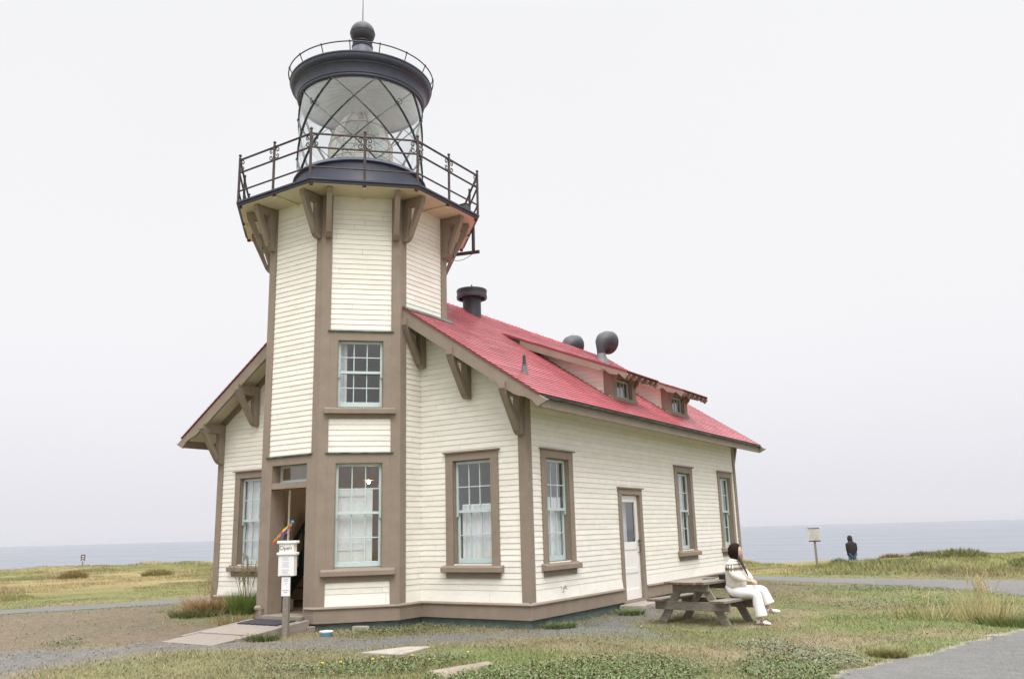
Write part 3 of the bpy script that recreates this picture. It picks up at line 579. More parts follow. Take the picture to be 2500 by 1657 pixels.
# soffit + sub-roof
mb = MB()
for sgn in (1, -1):
    mb.quad((XC, -OV, roofz(0) - .10), (XC, LEN + OV, roofz(0) - .10), (XC + sgn * 4.42, LEN + OV, roofz(4.42) - .10), (XC + sgn * 4.42, -OV, roofz(4.42) - .10))
    y = -OV
    for k in range(5): s = .9 + k * .9
mb.build('soffit', M['soffit'], ROOT)
# rake boards
def rake(sgn, y0, y1):
    mb = MB(); r = lambda s: roofz(s) - .024
    top = [(1.58, r(1.58)), (4.56, r(4.56))]
    poly = top + [(4.63, 3.385), (4.43, 3.292), (4.32, 3.41), (4.20, 3.475), (4.07, 3.505), (3.98, roofz(3.98) - .29), (1.58, roofz(1.58) - .30)]
    mb.prism([(sgn * s, z) for s, z in poly], (XC, 0, 0), (1, 0, 0), (0, 0, 1), (0, 1, 0), y0, y1); mb.build('rake_board', M['trim'], ROOT, bevel=.006)
for sgn in (1, -1): rake(sgn, -OV, -OV + .05)
for sgn in (1, -1):
    mb = MB(); poly = [(0, roofz(0) - .024), (4.56, roofz(4.56) - .024), (4.63, 3.385), (4.43, 3.292), (4.32, 3.41), (4.07, 3.505), (3.98, roofz(3.98) - .29), (0, roofz(0) - .30)]
    mb.prism([(sgn * s, z) for s, z in poly], (XC, 0, 0), (1, 0, 0), (0, 0, 1), (0, 1, 0), LEN + OV - .05, LEN + OV); mb.build('rake_board', M['trim'], ROOT, bevel=.006)
# frieze board under the soffit on the gable
mb = MB()
for sgn in (1, -1):
    poly = [(1.64, roofz(1.64) - .102), (3.88, roofz(3.88) - .102), (3.88, roofz(3.88) - .26), (1.64, roofz(1.64) - .26)]
    mb = MB(); mb.prism([(sgn * s, z) for s, z in poly], (XC, 0, 0), (1, 0, 0), (0, 0, 1), (0, -1, 0), .0, .036); mb.build('frieze_board', M['trim'], ROOT)
# eaves: fascia + gutter
for sgn in (1, -1):
    xa = XC + sgn * 4.40; mb = MB(); x0, x1 = sorted((xa, xa + sgn * .035)); mb.box(x0, x1, -OV + .051, LEN + OV - .051, 3.30, 3.462); mb.build('fascia', M['trim'], ROOT, bevel=.004)
    mb = MB(); pts = [(XC + sgn * (4.436 + .038 - .038 * math.cos(a)), 3.476 - .036 * math.sin(a)) for a in np.linspace(0, PI, 9)]
    for i in range(8):
        p, q = pts[i], pts[i + 1]; mb.quad((p[0], -OV + .052, p[1]), (q[0], -OV + .052, q[1]), (q[0], LEN + OV - .052, q[1]), (p[0], LEN + OV - .052, p[1]))
    mb.build('gutter', M['gutter'], ROOT, smooth=True)
# gable brackets
def bracket(T, name, parent, reach, ztop, zbot, wd_, arm_h=.17, post_d=.12, strut=.12, zout=None):
    """local: u across, w out from wall, z; one timber bracket"""
    mb = MB(T); h = wd_ / 2
    mb.box(-h, h, .03, .03 + post_d, zbot + .09, ztop); mb.prism([(.03, zbot + .09), (.03 + post_d + .015, zbot + .09), (.03 + post_d + .015, zbot + .05), (.03 + post_d - .05, zbot), (.03, zbot)], (0, 0, 0), (0, 1, 0), (0, 0, 1), (1, 0, 0), -h, h)
    mb.prism([(.03 + post_d, ztop), (reach, ztop), (reach, ztop - arm_h * .55), (reach - .06, ztop - arm_h), (.03 + post_d, ztop - arm_h)], (0, 0, 0), (0, 1, 0), (0, 0, 1), (1, 0, 0), -h * .98, h * .98)
    p0 = Vector((0, reach - .10, ztop - arm_h * .9)); p1 = Vector((0, .03 + post_d * .75, zbot + .17)); mb.beam(p0, p1, wd_ * .92, strut, (1, 0, 0)) if False else mb.prism([(reach - .13 - strut * .2, ztop - arm_h), (reach - .01, ztop - arm_h * .8), (.03 + post_d + .03, zbot + .06), (.03 + post_d, zbot + .16)], (0, 0, 0), (0, 1, 0), (0, 0, 1), (1, 0, 0), -h * .9, h * .9)
    return mb.build(name, M['trim'], parent, bevel=.005)
for s in (1.72, 2.72, 3.78, -1.72, -2.72, -3.78):
    zr = roofz(abs(s)); bracket(Fr((XC + s, 0, 0), (1, 0, 0), (0, -1, 0)).M(), 'roof_bracket', ROOT, OV + .045, zr - .20 if abs(s) < 4 else zr - .2, zr - 1.03, .13, .20, .12)
for s in (2.72, 3.78, -2.72, -3.78, 0.0):
    zr = roofz(abs(s)); bracket(Fr((XC + s, LEN, 0), (1, 0, 0), (0, 1, 0)).M(), 'roof_bracket', ROOT, OV + .045, zr - .20, zr - 1.03, .13, .20, .12)
# dormers
def dz(s): return 5.663 - .4085 * (s - 1.27)
def dormer(y0, lab):
    y1 = y0 + 1.10; SF = 3.75
    zb = roofz(SF); mb = MB(Fr((XC + SF, 0, 0), (0, 1, 0), (1, 0, 0)).M())
    mb.quad((y0, 0, zb - .05), (y1, 0, zb - .05), (y1, 0, zb + .06), (y0, 0, zb + .06)); mb.quad((y0, 0, zb + .06), (y0 + .18, 0, zb + .06), (y0 + .18, 0, dz(SF) - .1), (y0, 0, dz(SF) - .1)); mb.quad((y1 - .18, 0, zb + .06), (y1, 0, zb + .06), (y1, 0, dz(SF) - .1), (y1 - .18, 0, dz(SF) - .1))
    do = mb.build('dormer', [M['siding'], M['lap_shade_grime']], ROOT, lab)
    sl = lambda zz: max(1.3, (6.505 - zz) / .671 - .06); sr = lambda zz: min(SF, 1.27 + (5.663 - .11 - zz) / .4085) if zz > dz(SF) - .11 else SF
    for yy, sg in ((y0, -1), (y1, 1)):
        mb = MB(Fr((XC, yy, 0), (1, 0, 0), (0, sg, 0)).M()); clap(mb, sl, sr, zb - .02, 5.55, flare=False, start=zb); mb.build('cheek_wall', [M['siding'], M['lap_shade_grime']], do)
    # trim
    mb = MB(Fr((XC + SF, 0, 0), (0, 1, 0), (1, 0, 0)).M()); zb = roofz(SF) - .04
    mb.box(y0 - .03, y0 + .17, 0, .035, zb, dz(SF) - .09); mb.box(y1 - .17, y1 + .03, 0, .035, zb, dz(SF) - .09)
    mb.box(y0 + .17, y1 - .17, 0, .034, 4.43, dz(SF) - .09); mb.box(y0 - .06, y1 + .06, 0, .06, zb - .02, zb + .085)
    mb.box(y0 + .17, y0 + .18, -.12, 0, zb, 4.44); mb.box(y1 - .18, y1 - .17, -.12, 0, zb, 4.44)
    for yy, sg in ((y0, -1), (y1, 1)):
        a, b = sorted((yy, yy + sg * .03)); mb.box(a, b, -.16, 0, roofz(SF - .14) - .02, dz(SF) - .08)
    mb.build('trim', M['trim'], do, bevel=.003)
    mb = MB(Fr((XC + SF, 0, 0), (0, 1, 0), (1, 0, 0)).M()); sash(mb, y0 + .18, y1 - .18, zb + .085, 4.43, -.05, 1, 4, .04, .04, .05); mb.build('sash', M['sash'], do)
    mb = MB(Fr((XC + SF, 0, 0), (0, 1, 0), (1, 0, 0)).M()); mb.quad((y0 + .18, -.066, zb), (y1 - .18, -.066, zb), (y1 - .18, -.066, 4.43), (y0 + .18, -.066, 4.43)); mb.build('pane', M['glass'], do)
    mb = MB(Fr((XC + SF, 0, 0), (0, 1, 0), (1, 0, 0)).M()); wavy(mb, y0 + .18, y0 + .55, zb, 4.45, -.14, .012, 24, 4); mb.build('curtain', M['curtain'], do)
    # roof
    ya, yb = y0 - .30, y1 + .19; SE = 4.26
    mb = MB(); shingle_slope(mb, 1, ya, yb, 1.27, SE, dz, 24)
    mb.mi = 1
    for yy in (ya, yb): mb.quad((XC + 1.27, yy, dz(1.27) + .01), (XC + SE, yy, dz(SE) + .012), (XC + SE, yy, dz(SE) - .03), (XC + 1.27, yy, dz(1.27) - .03))
    mb.build('dormer_roof', [M['roof'], M['roofedge']], do)
    mb = MB(); mb.quad((XC + 1.3, ya + .01, dz(1.3) - .028), (XC + SE - .01, ya + .01, dz(SE - .01) - .028), (XC + SE - .01, yb - .01, dz(SE - .01) - .028), (XC + 1.3, yb - .01, dz(1.3) - .028)); mb.build('dormer_soffit', M['soffit'], do)
    mb = MB()
    for yy, t_ in ((ya + .005, .04), (yb - .045, .04)):
        poly = [(1.75, dz(1.75) - .03), (SE - .02, dz(SE - .02) - .03), (SE + .01, dz(SE) - .07), (SE - .07, dz(SE) - .15), (SE - .19, dz(SE - .19) - .10), (SE - .24, dz(SE - .24) - .145), (SE - .40, dz(SE - .4) - .165), (SE - .52, dz(SE - .52) - .10), (SE - .60, dz(SE - .60) - .17), (1.95, dz(1.95) - .19), (1.75, dz(1.75) - .19)]
        mb = MB(); mb.prism(poly, (XC, 0, 0), (1, 0, 0), (0, 0, 1), (0, 1, 0), yy, yy + t_); mb.build('dormer_rake', M['trim'], do, bevel=.003)
        mb = MB(); mb.prism([(1.36, dz(1.36) - .03), (1.75, dz(1.75) - .03), (1.75, dz(1.75) - .19), (1.62, roofz(1.62)), (1.36, roofz(1.36) - .0)], (XC, 0, 0), (1, 0, 0), (0, 0, 1), (0, 1, 0), yy + .012, yy + .03); mb.build('flashing_wedge', M['ventgrey'], do)
    for k in range(5):
        yy = ya + .22 + k * (yb - ya - .44) / 4 - .03; mb = MB(); poly = [(3.72, dz(3.72) - .03), (SE - .03, dz(SE - .03) - .03), (SE - .01, dz(SE) - .06), (SE - .08, dz(SE) - .13), (SE - .18, dz(SE - .18) - .10), (3.72, dz(3.72) - .12)]
        mb.prism(poly, (XC, 0, 0), (1, 0, 0), (0, 0, 1), (0, 1, 0), yy, yy + .06); mb.build('rafter_tail', M['trim'], do, bevel=.004)
    mb = MB(); mb.prism([(3.70, dz(3.7) - .19), (SF + .30, dz(SF) - .28), (SF + .22, dz(SF) - .34), (SF + .05, dz(SF) - .45), (3.70, dz(SF) - .5)], (XC, 0, 0), (1, 0, 0), (0, 0, 1), (0, 1, 0), y0 - .14, y0 - .04) if False else None
    mb = MB(); 
    for yy in (y0 - .02, y1 - .05): mb = MB(); mb.prism([(SF + .036, 4.55), (SF + .17, 4.50), (SF + .10, 4.36), (SF + .036, 4.30)], (XC, 0, 0), (1, 0, 0), (0, 0, 1), (0, 1, 0), yy, yy + .07); mb.build('knee_bracket', M['trim'], do, bevel=.004)
dormer(3.58, 'shed dormer nearer the tower'); dormer(6.60, 'shed dormer farther from the tower')
# roof vents
cx, cy = XC + .17, 3.74
mb = MB(); mb.lathe([(.215, 6.15), (.215, 6.80), (.235, 6.80), (.235, 6.82)], 28, (cx, cy)); mb.lathe([(.30, 6.755), (.355, 6.745), (.362, 6.80), (.352, 6.81), (.352, 6.90), (.362, 6.92), (.355, 6.955), (.2, 7.0), (.03, 7.03), (.012, 7.10), (.001, 7.11)], 32, (cx, cy)); mb.lathe([(.30, 6.755), (.33, 6.86), (.1, 6.88)], 28, (cx, cy))
for k in range(6): a = k * PI / 3; mb.tube([(cx + .23 * math.cos(a), cy + .23 * math.sin(a), 6.76), (cx + .33 * math.cos(a), cy + .33 * math.sin(a), 6.80)], .01, 5)
mb.build('chimney_vent', M['ventgrey'], ROOT, 'black round chimney vent with flat cap behind the tower', smooth=True)
px, py = XC + 3.65, .36
mb = MB(); mb.lathe([(.075, roofz(3.70) - .02), (.05, 4.14), (.045, 4.20)], 14, (px, py)); vp = mb.build('vent_pipe', M['flash'], ROOT, 'thin plumbing vent pipe near the front eave', smooth=True)
mb = MB(); mb.lathe([(.045, 4.195), (.048, 4.205), (.030, 4.215), (.026, 4.37), (.018, 4.37), (.016, 4.3)], 12, (px, py)); mb.build('pipe', M['ventgrey'], vp, smooth=True)
def cowl(x, y, zb, lab, D):
    D = Vector(D).normalized(); mb = MB(); zr = zb
    mb.lathe([(.26, zr - .12), (.165, zr + .10), (.16, zr + .12), (.125, zr + .24)], 24, (x, y)); o = mb.build('fog_horn', M['flash'], ROOT, lab, smooth=True)
    mb = MB(); c0 = Vector((x, y, zr + .22)); pts = [c0, c0 + Vector((0, 0, .14)), c0 + Vector((0, 0, .25)) + D * .03, c0 + Vector((0, 0, .34)) + D * .10, c0 + Vector((0, 0, .39)) + D * .19, c0 + Vector((0, 0, .41)) + D * .29, c0 + Vector((0, 0, .41)) + D * .40]
    mb.tube(pts, [.120, .125, .165, .235, .30, .335, .345], 28, cap=False); mb.tube(pts[-1:] + [pts[-1] + D * .02, pts[-1] + D * .025, pts[-1] - D * .1], [.345, .35, .32, .2], 28, cap=False); mb.build('bell', M['ventgrey'], o, smooth=True)
HD = (.16, .98, 0)
cowl(XC + .52, 9.75, 6.12, 'fog horn on the near side of the ridge', HD); cowl(XC - .62, 9.75, 6.17, 'fog horn on the far side of the ridge', HD)
# flashing where roof meets tower
mb = MB(); mb.prism([(AP + .0, -OV - .01), (AP + .16, -OV - .01), (AP + .16, YC + HS + .1), (AP, YC + HS + .1)], (XC, 0, 0), (1, 0, 0), (0, 1, 0), (0, 0, 1), 0, .004) if False else None
vs = [(XC + AP + .002, -OV - .01, roofz(AP) + .024), (XC + AP + .17, -OV - .01, roofz(AP + .17) + .022), (XC + AP + .17, YC + HS + .12, roofz(AP + .17) + .022), (XC + AP + .002, YC + HS + .12, roofz(AP) + .024)]
mb.quad(*vs); mb.build('flashing', M['gutter'], ROOT)
# ------------------------------------------------------------------ gallery deck
def octa(ap, rot=0): return [(XC + ap / math.cos(PI / 8) * math.cos(math.radians(22.5 + 45 * k)), YC + ap / math.cos(PI / 8) * math.sin(math.radians(22.5 + 45 * k))) for k in range(8)][::1]
DA = 2.30
mb = MB(); n8 = octa(DA)
mb.path(octa(AP)[::1], [(DA - AP, 7.47), (DA - AP, 7.50)], True); mb.path(octa(AP), [(-.6, 7.50), (DA - AP, 7.50)], True); mb.path(octa(AP), [(DA - AP, 7.47), (DA - AP - .03, 7.465), (DA - AP - .03, 7.425), (DA - AP - .06, 7.42)], True)
deck = mb.build('gallery_deck', M['iron'], ROOT)
mb = MB(); mb.path(octa(AP), [(DA - AP - .058, 7.421), (-.0, 7.435)], True)
mb.build('gallery_soffit', M['soffit'], deck)
for deg in range(0, 360, 45):
    for s in (-1, 1):
        f = F_tow(deg); T = f.M() @ Matrix.Translation((s * .60, 0, 0)); b = bracket(T, 'gallery_bracket', ROOT, .50, 7.420, 6.61, .105, .15, .14, .10)
    mb = MB(F_tow(deg).M()); mb.box(-.02, .02, .0, .58, 7.40, 7.43); mb.tube([(0, .57, 7.36), (0, .57, 7.43)], .035, 8); mb.build('soffit_batten', M['soffit'], deck)
# rust-stained knobs under corners
mb = MB()
for k in range(16):
    a = math.radians(22.5 * k); R1 = (DA - .07) / math.cos(PI / 8) if k % 2 else DA - .07
    mb.tube([(XC + R1 * math.cos(a), YC + R1 * math.sin(a), 7.385), (XC + R1 * math.cos(a), YC + R1 * math.sin(a), 7.425)], .035, 8)
mb.build('post_nut', M['rust'], deck)
# railing
RA = 2.27; rl = MB()
for z, r in ((8.34, .021), (8.08, .019), (7.71, .017)):
    pts = octa(RA)
    for k in range(8): p, q = pts[k], pts[(k + 1) % 8]; rl.tube([(p[0], p[1], z), (q[0], q[1], z)], r, 6)
railing = rl.build('gallery_railing', M['rail'], ROOT, smooth=True)
def scroll(mb, P, t, sgn, z, flip):
    pts = []
    for i in range(22):
        th = i / 21 * 2.3 * PI; r = .058 * (1 - i / 25); cxs = .068; 
        x = cxs - r * math.cos(th); y = r * math.sin(th)
        pts.append(P + t * (sgn * (x + .012)) + Zv * (z + flip * y))
    mb.tube([P + t * (sgn * .012) + Zv * (z - flip * .10)] + pts, .0095, 5)
for k in range(16):
    a = math.radians(22.5 * k); corner = k % 2 == 1; R1 = RA / math.cos(PI / 8) if corner else RA
    P = Vector((XC + R1 * math.cos(a), YC + R1 * math.sin(a), 0)); mb = MB()
    mb.tube([P + Zv * 7.5, P + Zv * P + Zv * 8.36], .024, 8); mb.ball(P + Zv * 8.43, .03, 10, 6); mb.ball(P + Zv * 8.375, .026, 10, 6)
    for z in (8.34, 8.08, 7.71): mb.ball(P + Zv * z, .027, 8, 6)
    for sg in (-1, 1):
        ang = a + PI / 2 + (sg * PI / 8 if corner else 0); t_ = Vector((math.cos(ang), math.sin(ang), 0))
        scroll(mb, P, t_, sg, 8.265, 1); scroll(mb, P, t_, sg, 8.155, -1)
    mb.build('post', M['rail'], railing, smooth=True)
# equipment on the gallery
ge = Fr(F_tow(0).O, F_tow(0).U, F_tow(0).N); T = F_tow(0).M()
mb = MB(T); mb.box(.66, .80, .40, .54, 7.51, 7.68); mb.box(.645, .815, .385, .555, 7.68, 7.692); mb.build('equipment_box', mat('grey_green_box', (.10, .115, .10), .6), deck, bevel=.01)
T = F_tow(45).M(); mb = MB(T); mb.tube([(-.15, .67, 7.55), (-.15, .67, 7.04)], .035, 8); mb.tube([(.1, .25, 7.0), (-.2, .78, 7.0)], .04, 8); mb.tube([(.1, .25, 7.0), (.1, .0, 7.1)], .03, 8)
pts = [(-.16 + .04 * i, .72 - .085 * i, 7.02 - .17 * math.sin(PI * i / 8) + .0 * i) for i in range(9)]; mb.tube(pts, .006, 5); mb.build('antenna_mount', M['rail'], deck, smooth=True)

# ------------------------------------------------------------------ lantern
cxy = (XC, YC)
mb = MB(); mb.lathe([(1.33, 7.50), (1.31, 7.54), (1.295, 7.56), (1.295, 8.31), (1.335, 8.32), (1.345, 8.335), (1.335, 8.35), (1.295, 8.41), (1.245, 8.425), (1.20, 8.425), (1.2, 7.5)], 72, cxy); lan = mb.build('lantern', M['iron'], ROOT, 'black iron lantern room on top of the tower', smooth=True)
mb = MB(); mb.lathe([(1.262, 8.42), (1.262, 10.16)], 96, cxy); mb.build('lantern_glass', M['lglass'], lan, smooth=True)
mb = MB(); mb.lathe([(1.20, 10.13), (1.285, 10.13), (1.305, 10.15), (1.305, 10.185), (1.32, 10.20), (1.325, 10.27), (1.345, 10.34), (1.375, 10.385), (1.385, 10.39), (1.385, 10.415), (1.42, 10.43), (1.45, 10.465), (1.46, 10.50), (1.46, 10.535), (1.475, 10.54), (1.475, 10.565), (1.44, 10.575), (.34, 11.12), (.31, 11.2)], 96, cxy)
mb.build('lantern_roof', M['iron'], lan, smooth=True)
mb = MB(); mb.lathe([(1.25, 10.15), (1.0, 10.22), (.5, 10.42), (.12, 10.50), (0.001, 10.5)], 64, cxy); mb.build('lantern_ceiling', M['ceil'], lan, smooth=True)
mb = MB()
for k in range(24):
    a = 2 * PI * k / 24; mb.tube([(XC + r * math.cos(a), YC + r * math.sin(a), z - .012) for r, z in ((1.22, 10.16), (1.0, 10.22), (.5, 10.42), (.12, 10.50))], .008, 5)
mb.build('ceiling_rib', M['ceil'], lan)
# lattice: bars with depth
mb = MB()
for k in range(9):
    for sg in (1, -1):
        a0 = math.radians(-33.4 + 40 * k); N_ = 36; rings = []
        for i in range(N_ + 1):
            a = a0 + sg * math.radians(80) * i / N_; z = 8.42 + 1.73 * i / N_; e_ = Vector((math.cos(a), math.sin(a), 0)); tdir = (Vector((-math.sin(a), math.cos(a), 0)) * sg * 1.27 * math.radians(80) + Zv * 1.73).normalized(); nrm = tdir.cross(e_).normalized()
            c0 = Vector((XC, YC, z)); hw = .0055; rings.append([c0 + e_ * 1.235 - nrm * hw, c0 + e_ * 1.285 - nrm * hw, c0 + e_ * 1.285 + nrm * hw, c0 + e_ * 1.235 + nrm * hw])
        vs = [q for r in rings for q in r]; fs = []
        for i in range(N_):
            for j in range(4): fs.append((i * 4 + j, i * 4 + (j + 1) % 4, i * 4 + 4 + (j + 1) % 4, i * 4 + 4 + j))
        mb.add(vs, fs)
mb.build('lattice_bars', M['copper'], lan)
mb = MB()
for k in range(9):
    for zz, off in ((9.717, 0), (9.285, 20), (8.85, 0)):
        a = math.radians(-33.4 + 40 * k + (20 if zz != 9.285 else 0)); e_ = Vector((math.cos(a), math.sin(a), 0)); t_ = Vector((-math.sin(a), math.cos(a), 0)); c0 = Vector((XC, YC, zz)) + e_ * 1.292
        mb.beam(c0 - e_ * .01, c0 + e_ * .010, .04, .04)
    if k in (0, 2, 5, 7): 
        a = math.radians(-33.4 + 20 + 40 * k); e_ = Vector((math.cos(a), math.sin(a), 0)); t_ = Vector((-math.sin(a), math.cos(a), 0)); c0 = Vector((XC, YC, 9.717)) + e_ * 1.34
        mb.tube([c0 + t_ * .045 * math.cos(q) + Zv * .06 * math.sin(q) + e_ * .02 * math.cos(q) for q in np.linspace(0, 2 * PI, 14)[:-1]], .008, 5, closed=True)
mb.build('lattice_clip', M['copper'], lan)
# roof rail ring, neck, ball, spike
mb = MB(); RR = 1.50
mb.tube([(XC + RR * math.cos(a), YC + RR * math.sin(a), 10.74) for a in np.linspace(0, 2 * PI, 73)[:-1]], .013, 6, closed=True)
for k in range(16): a = 2 * PI * (k + .5) / 16; e_ = Vector((math.cos(a), math.sin(a), 0)); c0 = Vector((XC, YC, 0)); mb.tube([c0 + e_ * 1.42 + Zv * 10.57, c0 + e_ * RR + Zv * 10.74], .011, 5); mb.ball(c0 + e_ * RR + Zv * 10.745, .022, 8, 6)
mb.build('roof_handrail', M['rail'], lan, smooth=True)
mb = MB(); mb.lathe([(.40, 11.08), (.30, 11.2), (.27, 11.28), (.26, 11.36), (.235, 11.42), (.21, 11.50), (.225, 11.52), (.225, 11.545), (.19, 11.555), (.185, 11.60), (.21, 11.62)], 36, cxy); mb.build('vent_neck', M['iron'], lan, smooth=True)
mb = MB(); mb.lathe([(.18, 11.60)] + [(.262 * math.cos(t_), 11.865 + .262 * math.sin(t_)) for t_ in np.linspace(-.85, -.02, 10)] + [(.268, 11.855), (.268, 11.87)] + [(.260 * math.cos(t_), 11.870 + .260 * math.sin(t_)) for t_ in np.linspace(.02, PI / 2, 14)], 40, cxy); mb.build('vent_ball', M['ventgrey'], lan, smooth=True)
mb = MB(); mb.tube([(XC, YC, 12.10), (XC, YC, 12.17), (XC, YC, 12.20), (XC, YC, 13.1)], [.035, .02, .011, .004], 8); mb.build('lightning_rod', M['rail'], lan)
# fresnel lens inside the lantern
mb = MB(); LT = thing('fresnel_lens', 'glass beehive lens with brass frame inside the lantern', 'lens', (XC, YC, 7.52))
prof = []; zb0, zt0 = 8.30, 9.92
def lr(z): q = (z - zb0) / (zt0 - zb0); return .67 if q < .38 else .67 * math.sqrt(max(0.0, 1 - ((q - .38) / .66) ** 2)) + .0
nr = 26
for i in range(nr):
    z = zb0 + (zt0 - zb0) * i / nr; z2 = zb0 + (zt0 - zb0) * (i + .78) / nr; prof += [(lr(z) * 1.0, z), (lr(z2) - .035 if lr(z2) > .07 else lr(z2), z2)]
mb.lathe(prof, 40, cxy); mb.build('prisms', M['lens'], LT)
mb = MB()
for k in range(8):
    a = 2 * PI * k / 8 + .2; mb.tube([(XC + (lr(z) + .004) * math.cos(a), YC + (lr(z) + .004) * math.sin(a), z) for z in np.linspace(zb0, zt0 - .02, 16)], .010, 5)
for z in (8.30, 8.80, 9.2, 9.55): mb.tube([(XC + (lr(z) + .006) * math.cos(a), YC + (lr(z) + .006) * math.sin(a), z) for a in np.linspace(0, 2 * PI, 49)[:-1]], .011, 5, closed=True)
mb.lathe([(.06, 9.9), (.05, 9.97), (.02, 10.02), (.001, 10.04)], 12, cxy); mb.build('brass_frame', M['brass'], LT, smooth=True)
mb = MB(); mb.lathe([(.67, 8.28), (.67, 8.24), (.25, 8.2), (.22, 7.52)], 24, cxy); mb.build('pedestal', M['stair'], LT, smooth=True)
mb = MB(); mb.ball((XC, YC, 8.72), .11, 12, 8); mb.lathe([(.05, 8.3), (.05, 8.62)], 10, cxy); mb.build('bulb', M['curtain'], LT, smooth=True)

# ------------------------------------------------------------------ interior
mb = MB(); i_ = .20
mb.box(-W + .1, -.1, .1, LEN - .1, .05, .08); mb.path(octa(AP - .05), [(-1.5, .10), (0, .10)], True); mb.build('inner_floor', M['floorw'], ROOT)
mb = MB(); mb.box(-W + .15, -.15, .15, LEN - .15, 2.92, 2.95); mb.path(octa(AP - .05), [(-1.58, 2.98), (0, 2.98)], True); mb.path(octa(AP - .05), [(-1.58, 5.0), (0, 5.0)], True); mb.build('inner_ceiling', M['innerg'], ROOT)
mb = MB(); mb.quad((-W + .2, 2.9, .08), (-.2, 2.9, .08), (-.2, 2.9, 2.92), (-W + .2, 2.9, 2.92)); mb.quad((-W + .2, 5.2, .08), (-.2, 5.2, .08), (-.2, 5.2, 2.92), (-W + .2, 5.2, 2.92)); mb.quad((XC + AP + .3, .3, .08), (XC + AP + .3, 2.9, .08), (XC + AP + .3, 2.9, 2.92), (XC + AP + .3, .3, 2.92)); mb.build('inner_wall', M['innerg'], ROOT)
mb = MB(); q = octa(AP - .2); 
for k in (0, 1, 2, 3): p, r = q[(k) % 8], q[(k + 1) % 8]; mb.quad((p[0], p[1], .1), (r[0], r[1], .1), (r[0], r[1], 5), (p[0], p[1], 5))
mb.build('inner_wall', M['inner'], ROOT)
# stair rail inside the doorway
mb = MB(); SX, SY = XC - .95, YC - .50
mb.tube([(SX - .42, SY - .28, .62), (SX + .42, SY + .10, 2.05)], .035, 8); mb.tube([(SX + .1, SY - .05, 1.50), (SX + .35, SY - .05, 1.42)], .035, 8)
mb.beam((SX - .55, SY + .0, .12), (SX + .55, SY + .45, 2.0), .05, .26)
for k in range(8): a = k / 7; mb.beam((SX - .5 + 1.0 * a, SY + .02 + .42 * a, .2 + 1.7 * a), (SX - .3 + 1.0 * a, SY + .55 + .4 * a, .2 + 1.7 * a), .22, .03)
for k in range(4): a = k / 3; mb.tube([(SX - .34 + .72 * a, SY - .2 + .3 * a, .12 + 1.1 * a), (SX - .34 + .72 * a, SY - .24 + .3 * a, .76 + 1.2 * a)], .012, 6)
mb.build('staircase', M['stair'], ROOT, 'dark green stair just inside the open doorway')
mb = MB(); mb.box(SX - .25, SX + .25, SY - .50, SY - .32, .115, .30); mb.build('stair_kerb', M['deckwood'], ROOT)
mb = MB(); mb.box(SX - .12, SX + .22, SY - .22, SY - .20, .85, 1.2); mb.build('poster_board', mat('orange_brown_board', (.30, .12, .05), .7, ncol=(.32, .30, .28), nscale=5), ROOT)
# lamp glowing in the lower tower window
LP = FD.M() @ Vector((.22, -1.15, 2.34))
lt = thing('ceiling_lamp', 'small warm lamp glowing behind the lower tower window', 'lamp', LP)
em = bpy.data.materials.new('lamp_glow'); em.use_nodes = True; em.node_tree.nodes['Principled BSDF'].inputs['Emission Color'].default_value = (1, .62, .30, 1); em.node_tree.nodes['Principled BSDF'].inputs['Emission Strength'].default_value = 9
mb = MB(); mb.ball(LP, .034, 12, 8); mb.build('bulb', em, lt, smooth=True)
mb = MB(); mb.lathe([(.02, LP.z + .04), (.10, LP.z + .05), (.11, LP.z + .03)], 16, (LP.x, LP.y)); mb.tube([LP + Zv * .04, LP + Zv * .60], .006, 5); mb.build('shade', M['brass'], lt, smooth=True)
pl = bpy.data.lights.new('lamp_light', 'POINT'); pl.energy = 13; pl.color = (1, .72, .45); pl.shadow_soft_size = .05; plo = bpy.data.objects.new('lamp_light', pl); C.objects.link(plo); plo.parent = lt; plo.location = (0, 0, -.06)

# ------------------------------------------------------------------ entrance ramp, mat, post, small things
def rz(y): return .055 + (y + 1.70) * .078          # ramp surface height
RM = thing('entrance_ramp', 'weathered plywood ramp leading up to the open tower doorway', 'ramp', (-3.8, -2.6, -.1))
def rpanel(x0, x1, ya, yb, lift=0.0, t_=.03, name='panel'):
    mb = MB(); a, b = rz(ya) + lift, rz(yb) + lift
    mb.add([(x0, ya, a), (x1, ya, a), (x1, yb, b), (x0, yb, b), (x0, ya, a - t_), (x1, ya, a - t_), (x1, yb, b - t_), (x0, yb, b - t_)], [(0, 1, 2, 3), (7, 6, 5, 4), (0, 4, 5, 1), (1, 5, 6, 2), (2, 6, 7, 3), (3, 7, 4, 0)], random.random())
    return mb.build(name, M['deckwood'], RM, bevel=.004)
rpanel(-4.42, -3.24, -1.72, -2.82, .0); rpanel(-4.42, -3.24, -2.835, -3.50, -.012)
mb = MB(); 
mb.add([(-3.238, -1.70, rz(-1.7) + .02), (-3.15, -1.70, rz(-1.7) + .02), (-3.15, -3.1, rz(-3.1) + .01), (-3.238, -3.1, rz(-3.1) + .01), (-3.238, -1.70, -.12), (-3.15, -1.70, -.12), (-3.15, -3.1, -.16), (-3.238, -3.1, -.16)], [(0, 1, 2, 3), (7, 6, 5, 4), (0, 4, 5, 1), (1, 5, 6, 2), (2, 6, 7, 3), (3, 7, 4, 0)]); mb.build('side_beam', M['deckwood'], RM, bevel=.008)
